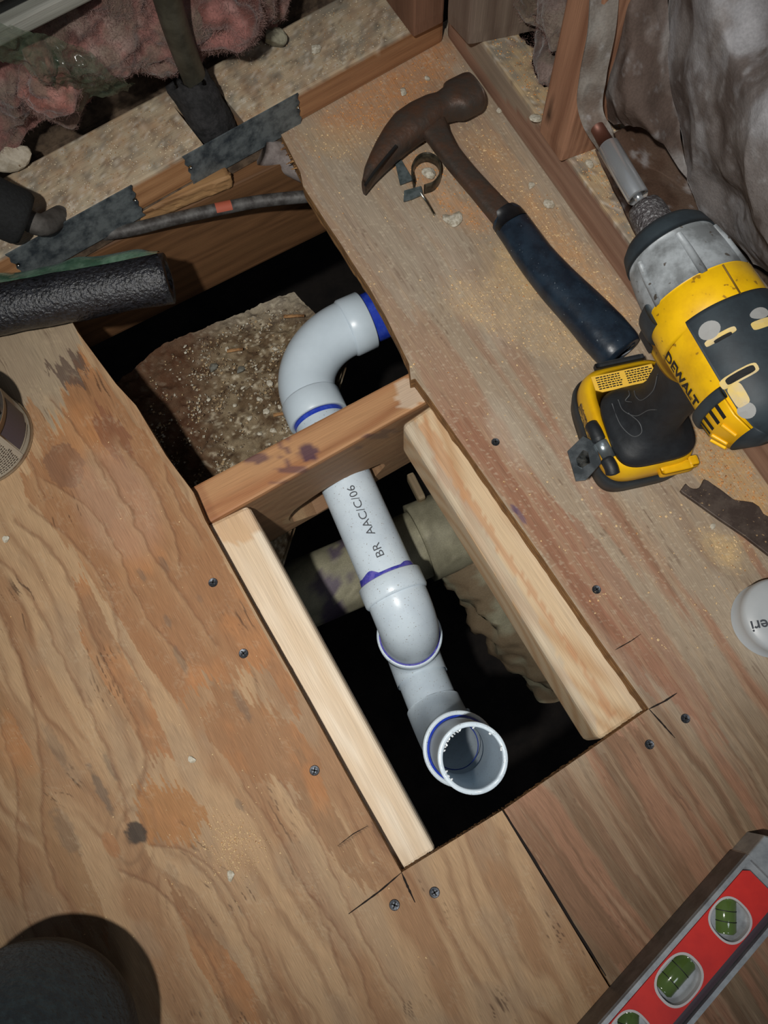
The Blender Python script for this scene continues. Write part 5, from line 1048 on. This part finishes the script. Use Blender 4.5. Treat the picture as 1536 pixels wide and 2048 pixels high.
RB_ = [(-.009, .0380, .0392), (-.012, .0388, .0400), (-.03, .0385, .0398), (-.058, .0375, .0385), (-.078, .0350, .0355), (-.090, .0280, .0290), (-.096, .014, .014), (-.097, .004, .004)]
def partial(st, a0, a1, m, name, ex=2.3, seg=60, zz=zb, th=.002):
    P_ = [DB(s[0], 0, zz) for s in st]; V1, F1 = sweep(P_, [(s[1], s[2]) for s in st], seg=seg, a0=a0, a1=a1, ex=ex, caps=False); V2, _ = sweep(P_, [(s[1] - th, s[2] - th) for s in st], seg=seg, a0=a0, a1=a1, ex=ex, caps=False)
    n = len(V1); k = seg; L_ = len(st); Fc = list(F1) + [tuple(i + n for i in f[::-1]) for f in F1]
    for i in range(L_ - 1):
        for j in (0, k - 1): a, b = i * k + j, (i + 1) * k + j; Fc.append((a, b, b + n, a + n))
    for j in range(k - 1):
        for i in (0, L_ - 1): a, b = i * k + j, i * k + j + 1; Fc.append((a, b, b + n, a + n))
    return put(name, np.concatenate([V1, V2]), Fc, m, drv)
# side vector S = T x up: with T = -ax_ direction of stations; angle 0 = S
st_dir = -ax_; S_ = np.cross(st_dir, (0, 0, 1)); sg = 1 if S_ @ lf > 0 else -1; print('S side is left' if sg > 0 else 'S side is right')
def AR(a0, a1): return (a0, a1) if sg > 0 else (180 - a1, 180 - a0)
partial(RB_, *AR(36, 200), RUBG, 'rubber_cover'); partial([s for s in RB_[3:6]], *AR(-70, 30), YELC, 'rear_cap', th=.0022); partial(RB_[5:], *AR(-90, 37), RUBG, 'rear_bumper')
def surf(x, deg, st=RB_, lift=0, ex=2.3):
    xs = [s[0] for s in st][::-1]; ry = np.interp(x, xs, [s[1] for s in st][::-1]) + lift; rz = np.interp(x, xs, [s[2] for s in st][::-1]) + lift; a = math.radians(deg); c, s_ = math.cos(a), math.sin(a)
    return DB(x, np.sign(c) * abs(c) ** (2 / ex) * ry, zb + np.sign(s_) * abs(s_) ** (2 / ex) * rz)
def pick(px, py, st=RB_, lift=0):
    best = None
    for x in np.linspace(.01, -.094, 60):
        for dg in np.linspace(-60, 170, 116):
            pass
    X_, D_ = np.meshgrid(np.linspace(.01, -.094, 60), np.linspace(-50, 150, 110), indexing='ij'); W_ = np.array([surf(a, b, st, lift) for a, b in zip(X_.ravel(), D_.ravel())])
    q = PX(W_); d = np.hypot(q[:, 0] - px, q[:, 1] - py) + 30 * (np.linalg.norm(W_ - [0, 0, H], axis=1) - .4); i = int(np.argmin(d)); return X_.ravel()[i], D_.ravel()[i]
def patch(px, py, lx_, dg_, rot, m, name, lift=.0006, st=RB_, ov=False):
    x0, d0 = pick(px, py, st); n = 20; V = [surf(x0, d0, st, lift)]
    for i in range(n):
        t = i / n * 2 * math.pi; c, s = math.cos(t), math.sin(t); e = 1 if ov else .45; c, s = np.sign(c) * abs(c) ** e, np.sign(s) * abs(s) ** e
        u, v = lx_ * c, dg_ * s; V.append(surf(x0 + u * math.cos(rot) - v * .0006 * math.sin(rot), d0 + v * math.cos(rot) + u / .0006 * math.sin(rot), st, lift))
    return put(name, V, [(0, 1 + i, 1 + (i + 1) % n) for i in range(n)], m, drv, smooth=False)
patch(1420, 661, .006, 11, 0, WORNG, 'worn_mark', ov=True); patch(1440, 676, .0022, 16, 0, WORN, 'slot_rim'); patch(1444, 675, .0012, 9, 0, DGAP, 'slot', .0009)
patch(1475, 751, .0036, 20, 0, WORN, 'slot_rim'); patch(1478, 750, .0024, 15, 0, DGAP, 'slot', .0009); patch(1475, 789, .0075, 8, 0, WORN, 'worn_mark'); patch(1494, 822, .005, 10, 0, WORNG, 'worn_mark', ov=True); patch(1520, 628, .004, 8, 0, WORNG, 'worn_mark', ov=True); patch(1528, 646, .003, 9, 0, WORN, 'slot_rim')
# logo text on the yellow side
T, Fc = text_mesh('DEWALT', .0120, .0005, .92)
V = np.array([surf(-.0345 - x * .95, -9 + y / .036 * 57.3, MB_, .0006) for x, y in T]); put('logo', V, Fc, mat('logo_black', (22, 22, 20), .5), drv, smooth=False)
Tl = surf(-.040, 0, MB_)
# rear vents, bumper
for k in range(5):
    d0 = -28 + k * 11; V = [surf(x, d, RB_, .0005) for x, d in ((-.066, d0), (-.066, d0 + 5), (-.0765, d0 + 5), (-.0765, d0))]; put('vent_slot', V, [(0, 1, 2, 3)], DGAP, drv, smooth=False)
for k in range(3):
    d0 = -34 + k * 22; pth = [surf(x, d0, RB_, .0006) for x in (-.078, -.083, -.088)]; V, Fc = sweep(bez(pth, 6), [.0014] * 13, seg=8); put('cap_rib', V, Fc, YELC, drv)
bp_ = [surf(-.0625, d, RB_, .0006) for d in range(-50, 38, 6)]; V, Fc = sweep(bez(bp_, 3), [(.0045, .002)] * (3 * (len(bp_) - 1) + 1), up=tuple(ax_), seg=14, ex=3)
V, Fc = sweep(bez(bp_, 3), [(.0022, .0042)] * (3 * (len(bp_) - 1) + 1), up=tuple(ax_), seg=14, ex=3); put('bumper', V, Fc, RUBG, drv)
bp_ = [surf(.013, d, [(-.2, .037, .037), (.2, .037, .037)][::-1], .0012) for d in range(-60, 8, 6)]; V, Fc = sweep(bez(bp_, 3), [(.0026, .0085)] * (3 * (len(bp_) - 1) + 1), up=tuple(ax_), seg=16, ex=3); put('front_bumper', V, Fc, RUBG, drv)
for (x0, x1, dg) in ((.014, -.010, 92), (-.012, -.012, 0)):
    if x0 != x1: V, Fc = sweep([surf(x0, dg, [(.2, .0388, .039), (-.2, .0388, .039)]), surf(x1, dg, [(.2, .0388, .039), (-.2, .0388, .039)])], [.0007, .0007], seg=6); put('seam', V, Fc, mat('seam_brown', (110, 84, 20), .7), drv)
# handle: rises from foot to the body
fa_ = math.radians(-8); ax2 = np.array([ax_[0] * math.cos(fa_) - ax_[1] * math.sin(fa_), ax_[0] * math.sin(fa_) + ax_[1] * math.cos(fa_), 0]); lf2 = np.cross((0, 0, 1), ax2)
def DF(x, y, z): k = float(sst(.14, .06, z)); a = ax_ * (1 - k) + ax2 * k; l = lf * (1 - k) + lf2 * k; return np.array([bc[0], bc[1], 0]) + a * x + l * (y + .004 * k) + np.array([0, 0, z])
def hsweep(st, m, name, ex=2.4, seg=56, parent=drv):
    th = np.linspace(0, 2 * np.pi, seg, endpoint=False); out = []
    for q in st:
        z, x, y, rx, ry = q[:5]; e_ = q[5] if len(q) > 5 else ex; c, s = np.cos(th), np.sin(th); c = np.sign(c) * np.abs(c) ** (2 / e_); s = np.sign(s) * np.abs(s) ** (2 / e_)
        out.append(np.array([DF(x + rx * a, y + ry * b, z) for a, b in zip(c, s)]))
    V = np.concatenate(out); Fc = [tuple(f) for f in grid_faces(len(st), seg, wrapv=True)] + [tuple(range(seg)), tuple(range((len(st) - 1) * seg, len(st) * seg))]
    return put(name, V, Fc, m, parent)
HS = [(.0615, -.0135, -.001, .0375, .0365, 4), (.066, -.0135, -.001, .037, .036, 4), (.071, -.0135, -.001, .034, .032, 3.4), (.077, -.013, -.001, .030, .025, 2.8), (.088, -.012, 0, .025, .0190, 2.4), (.110, -.013, 0, .022, .0175, 2.4), (.135, -.012, 0, .023, .0180, 2.4), (.165, -.010, 0, .026, .0190, 2.4), (.190, -.008, 0, .030, .0200, 2.4)]
hsweep(HS, RUB, 'handle')
HZ = [h[0] for h in HS]
for pts_ in ([(.092, 40), (.098, 62), (.106, 78), (.128, 84), (.146, 76)], [(.076, 52), (.080, 76), (.090, 92), (.108, 98), (.118, 110)], [(.073, 60), (.075, 90), (.079, 112), (.086, 122), (.090, 104), (.084, 84)], [(.082, 30), (.086, 46), (.083, 58), (.089, 66)]):
    V = []
    for z, a in pts_:
        g_ = [np.interp(z, HZ, [h[i] for h in HS]) for i in range(1, 6)]; t = math.radians(a); c, s_ = math.cos(t), math.sin(t); V.append(DF(g_[0] + (g_[2] + .0003) * np.sign(c) * abs(c) ** (2 / g_[4]), g_[1] + (g_[3] + .0003) * np.sign(s_) * abs(s_) ** (2 / g_[4]), z))
    V, Fc = sweep(bez(V, 8), [.0004] * (8 * (len(pts_) - 1) + 1), seg=8); put('grip_line', V, Fc, mat('grip_line', (84, 86, 88), .6), drv)
V, Fc = sweep([DB(.020, 0, .142), DB(.024, 0, .155), DB(.022, 0, .172)], [(.0085, .006), (.009, .007), (.0085, .006)], up=tuple(ax_), seg=20, ex=3); put('trigger', V, Fc, RUB, drv)
V, Fc = rbox(.018, .010, .010, .002, 6, 6, 5); put('selector_button', [DB(.006 + a, .0225 + b * .5, .176 + c) for a, b, c in V], Fc, RUB, drv)
hsweep([(.160, .004, .004, .026, .0180, 3), (.170, .003, .004, .032, .022, 3), (.184, .000, .002, .036, .026, 3)], YEL, 'trigger_housing')
# foot and battery (turned slightly against the body)
hsweep([(.030, .000, 0, .050, .0405), (.034, .000, 0, .0525, .0420), (.046, .000, 0, .0525, .0420), (.055, .000, 0, .0505, .0405), (.061, -.001, 0, .046, .0385), (.063, -.001, 0, .040, .034)], YELC, 'foot', ex=4.6)
hsweep([(.0005, .001, 0, .047, .036), (.004, .001, 0, .053, .041), (.022, .001, 0, .0555, .0432), (.030, .001, 0, .055, .0428), (.0335, .001, 0, .052, .041)], RUBG, 'battery', ex=4.8)
for x_, w_, y_ in ((-.0585, .030, -.034), (-.0560, .010, -.040), (-.0560, .010, -.014)):
    V, Fc = rbox(.010, w_, .010, .0025, 5, 8, 5); put('battery_latch', [DF(x_ + a, y_ + b, .050 + c) for a, b, c in V], Fc, YELC, drv)
V, Fc = rbox(.0060, .046, .008, .0018, 4, 10, 5); put('battery_rail', [DF(.0490 + a, -.022 + b, .060 + c) for a, b, c in V], Fc, RUB, drv)
V, Fc = rbox(.034, .0030, .012, .001, 8, 4, 5); put('side_sticker', [DF(-.008 + a, .0412 + b * .5, .046 + c) for a, b, c in V], Fc, mat('sticker_dark', (60, 50, 28), .5, c2=(190, 150, 60), scale=260), drv)
# sticker with unreadable small print in front
def TS(u, v, z=.0636): x0_, y0_ = .0405, .0325; return DF(x0_ - .0165 * v, y0_ - .056 * u, z)
V, Fc = prism([TS(0, 0), TS(1, 0), TS(1, .9), TS(.9, 1), TS(.1, 1), TS(0, .8)], .0628, .0638); put('warning_sticker', V, Fc, mat('sticker_yellow', (244, 196, 74), .5), drv, smooth=False)
V_, F_ = [], []
for row in range(6):
    for s_, e_ in ((.06, .46), (.54, .94)):
        t = s_
        while t < e_ - .02:
            dt = random.uniform(.02, .06); y_ = .10 + row * .135; b = len(V_); V_ += [TS(t, y_, .0641), TS(t + dt, y_, .0641), TS(t + dt, y_ + .07, .0641), TS(t, y_ + .07, .0641)]; F_.append((b, b + 1, b + 2, b + 3)); t += dt + .012
put('small_print', V_, F_, DGAP, drv, smooth=False)
# belt hook
HOOK = mat('grey_steel_hook', (92, 98, 102), .4, .3, (60, 66, 70), 60)
hk = [P(1135, 902, .056), P(1166, 872, .056), P(1190, 884, .056), P(1203, 926, .056), P(1172, 960, .056), P(1152, 962, .056)]
V, Fc = prism(hk, .0545, .0565, .0006); hook = put('belt_hook', V, Fc, HOOK, drv, smooth=False)
V, Fc = prism([P(1152, 918, .057), P(1166, 900, .057), P(1176, 904, .057), P(1180, 926, .057), P(1164, 936, .057), P(1156, 932, .057)], .0566, .0572); put('hook_slot', V, Fc, mat('slot_shine', (150, 162, 168), .25, .9, (40, 46, 50), 120), hook, smooth=False)
V, Fc = sweep([P(1202, 884, .058), P(1222, 918, .058)], [(.0065, .005), (.0065, .005)], seg=20); put('hook_clamp', V, Fc, mat('clamp_steel', (150, 160, 164), .3, .8), drv)
V, Fc = sweep(bez([P(1182, 848, .056), P(1190, 862, .059), P(1200, 884, .059)], 6), [.003] + [.006] * 11 + [.004], seg=16); put('hook_lug', V, Fc, RUB, drv)
V, Fc = sweep(bez([P(1212, 916, .058), P(1222, 934, .058), P(1226, 950, .055)], 6), [.004] + [.006] * 11 + [.003], seg=16); put('hook_lug', V, Fc, RUB, drv)
pc = DB(.058, .0, .03)

# ------------------------------------------------------------------ kneeling person (only the knee is in view)
CLOTH = mat('dark_teal_fleece', (34, 46, 50), .95, c2=(22, 31, 36), scale=160, bump=1, bscale=260, sheen=.1)
kc = P(100, 2015, .075)
leg = bez([kc + [-.08, -.62, -.02], kc + [-.06, -.40, -.015], kc + [-.03, -.16, -.008], kc + [-.005, -.03, .000], kc + [-.02, -.06, .07], kc + [-.10, -.26, .20], kc + [-.20, -.50, .36]], 12)
u = np.linspace(0, 6, len(leg)); rr = np.interp(u, [0, 1, 2, 3, 4, 5, 6], [.035, .045, .058, .070, .072, .085, .095])
bm_v, bm_f = [], []
# one continuous surface: union of overlapping spheres along the leg via metaball-like remesh
me = bpy.data.meshes.new('person'); bm = bmesh.new()
for p, r in list(zip(leg, rr))[::4]: bmesh.ops.create_icosphere(bm, subdivisions=3, radius=r, matrix=Matrix.Translation(Vector(p)))
bm.to_mesh(me); bm.free(); ob = bpy.data.objects.new('k', me); COL.objects.link(ob)
md = ob.modifiers.new('r', 'REMESH'); md.mode = 'VOXEL'; md.voxel_size = .009; sm = ob.modifiers.new('s', 'SMOOTH'); sm.iterations = 12; sm.factor = .8; bpy.context.view_layer.update()
e = bpy.data.meshes.new_from_object(ob.evaluated_get(bpy.context.evaluated_depsgraph_get())); bpy.data.objects.remove(ob)
V = np.array([v.co[:] for v in e.vertices]); Fc = [tuple(p.vertices) for p in e.polygons]
V += ((fbm(V[:, 0] * 18, V[:, 1] * 18, V[:, 2] * 18, 5) - .5) * .008)[:, None] * np.array([.3, .5, 1]); V[:, 2] = np.maximum(V[:, 2], .001)
put('person', V, Fc, CLOTH, None, label='kneeling person, only a bent knee in dark teal fleece trousers at the bottom left corner', cat='person')
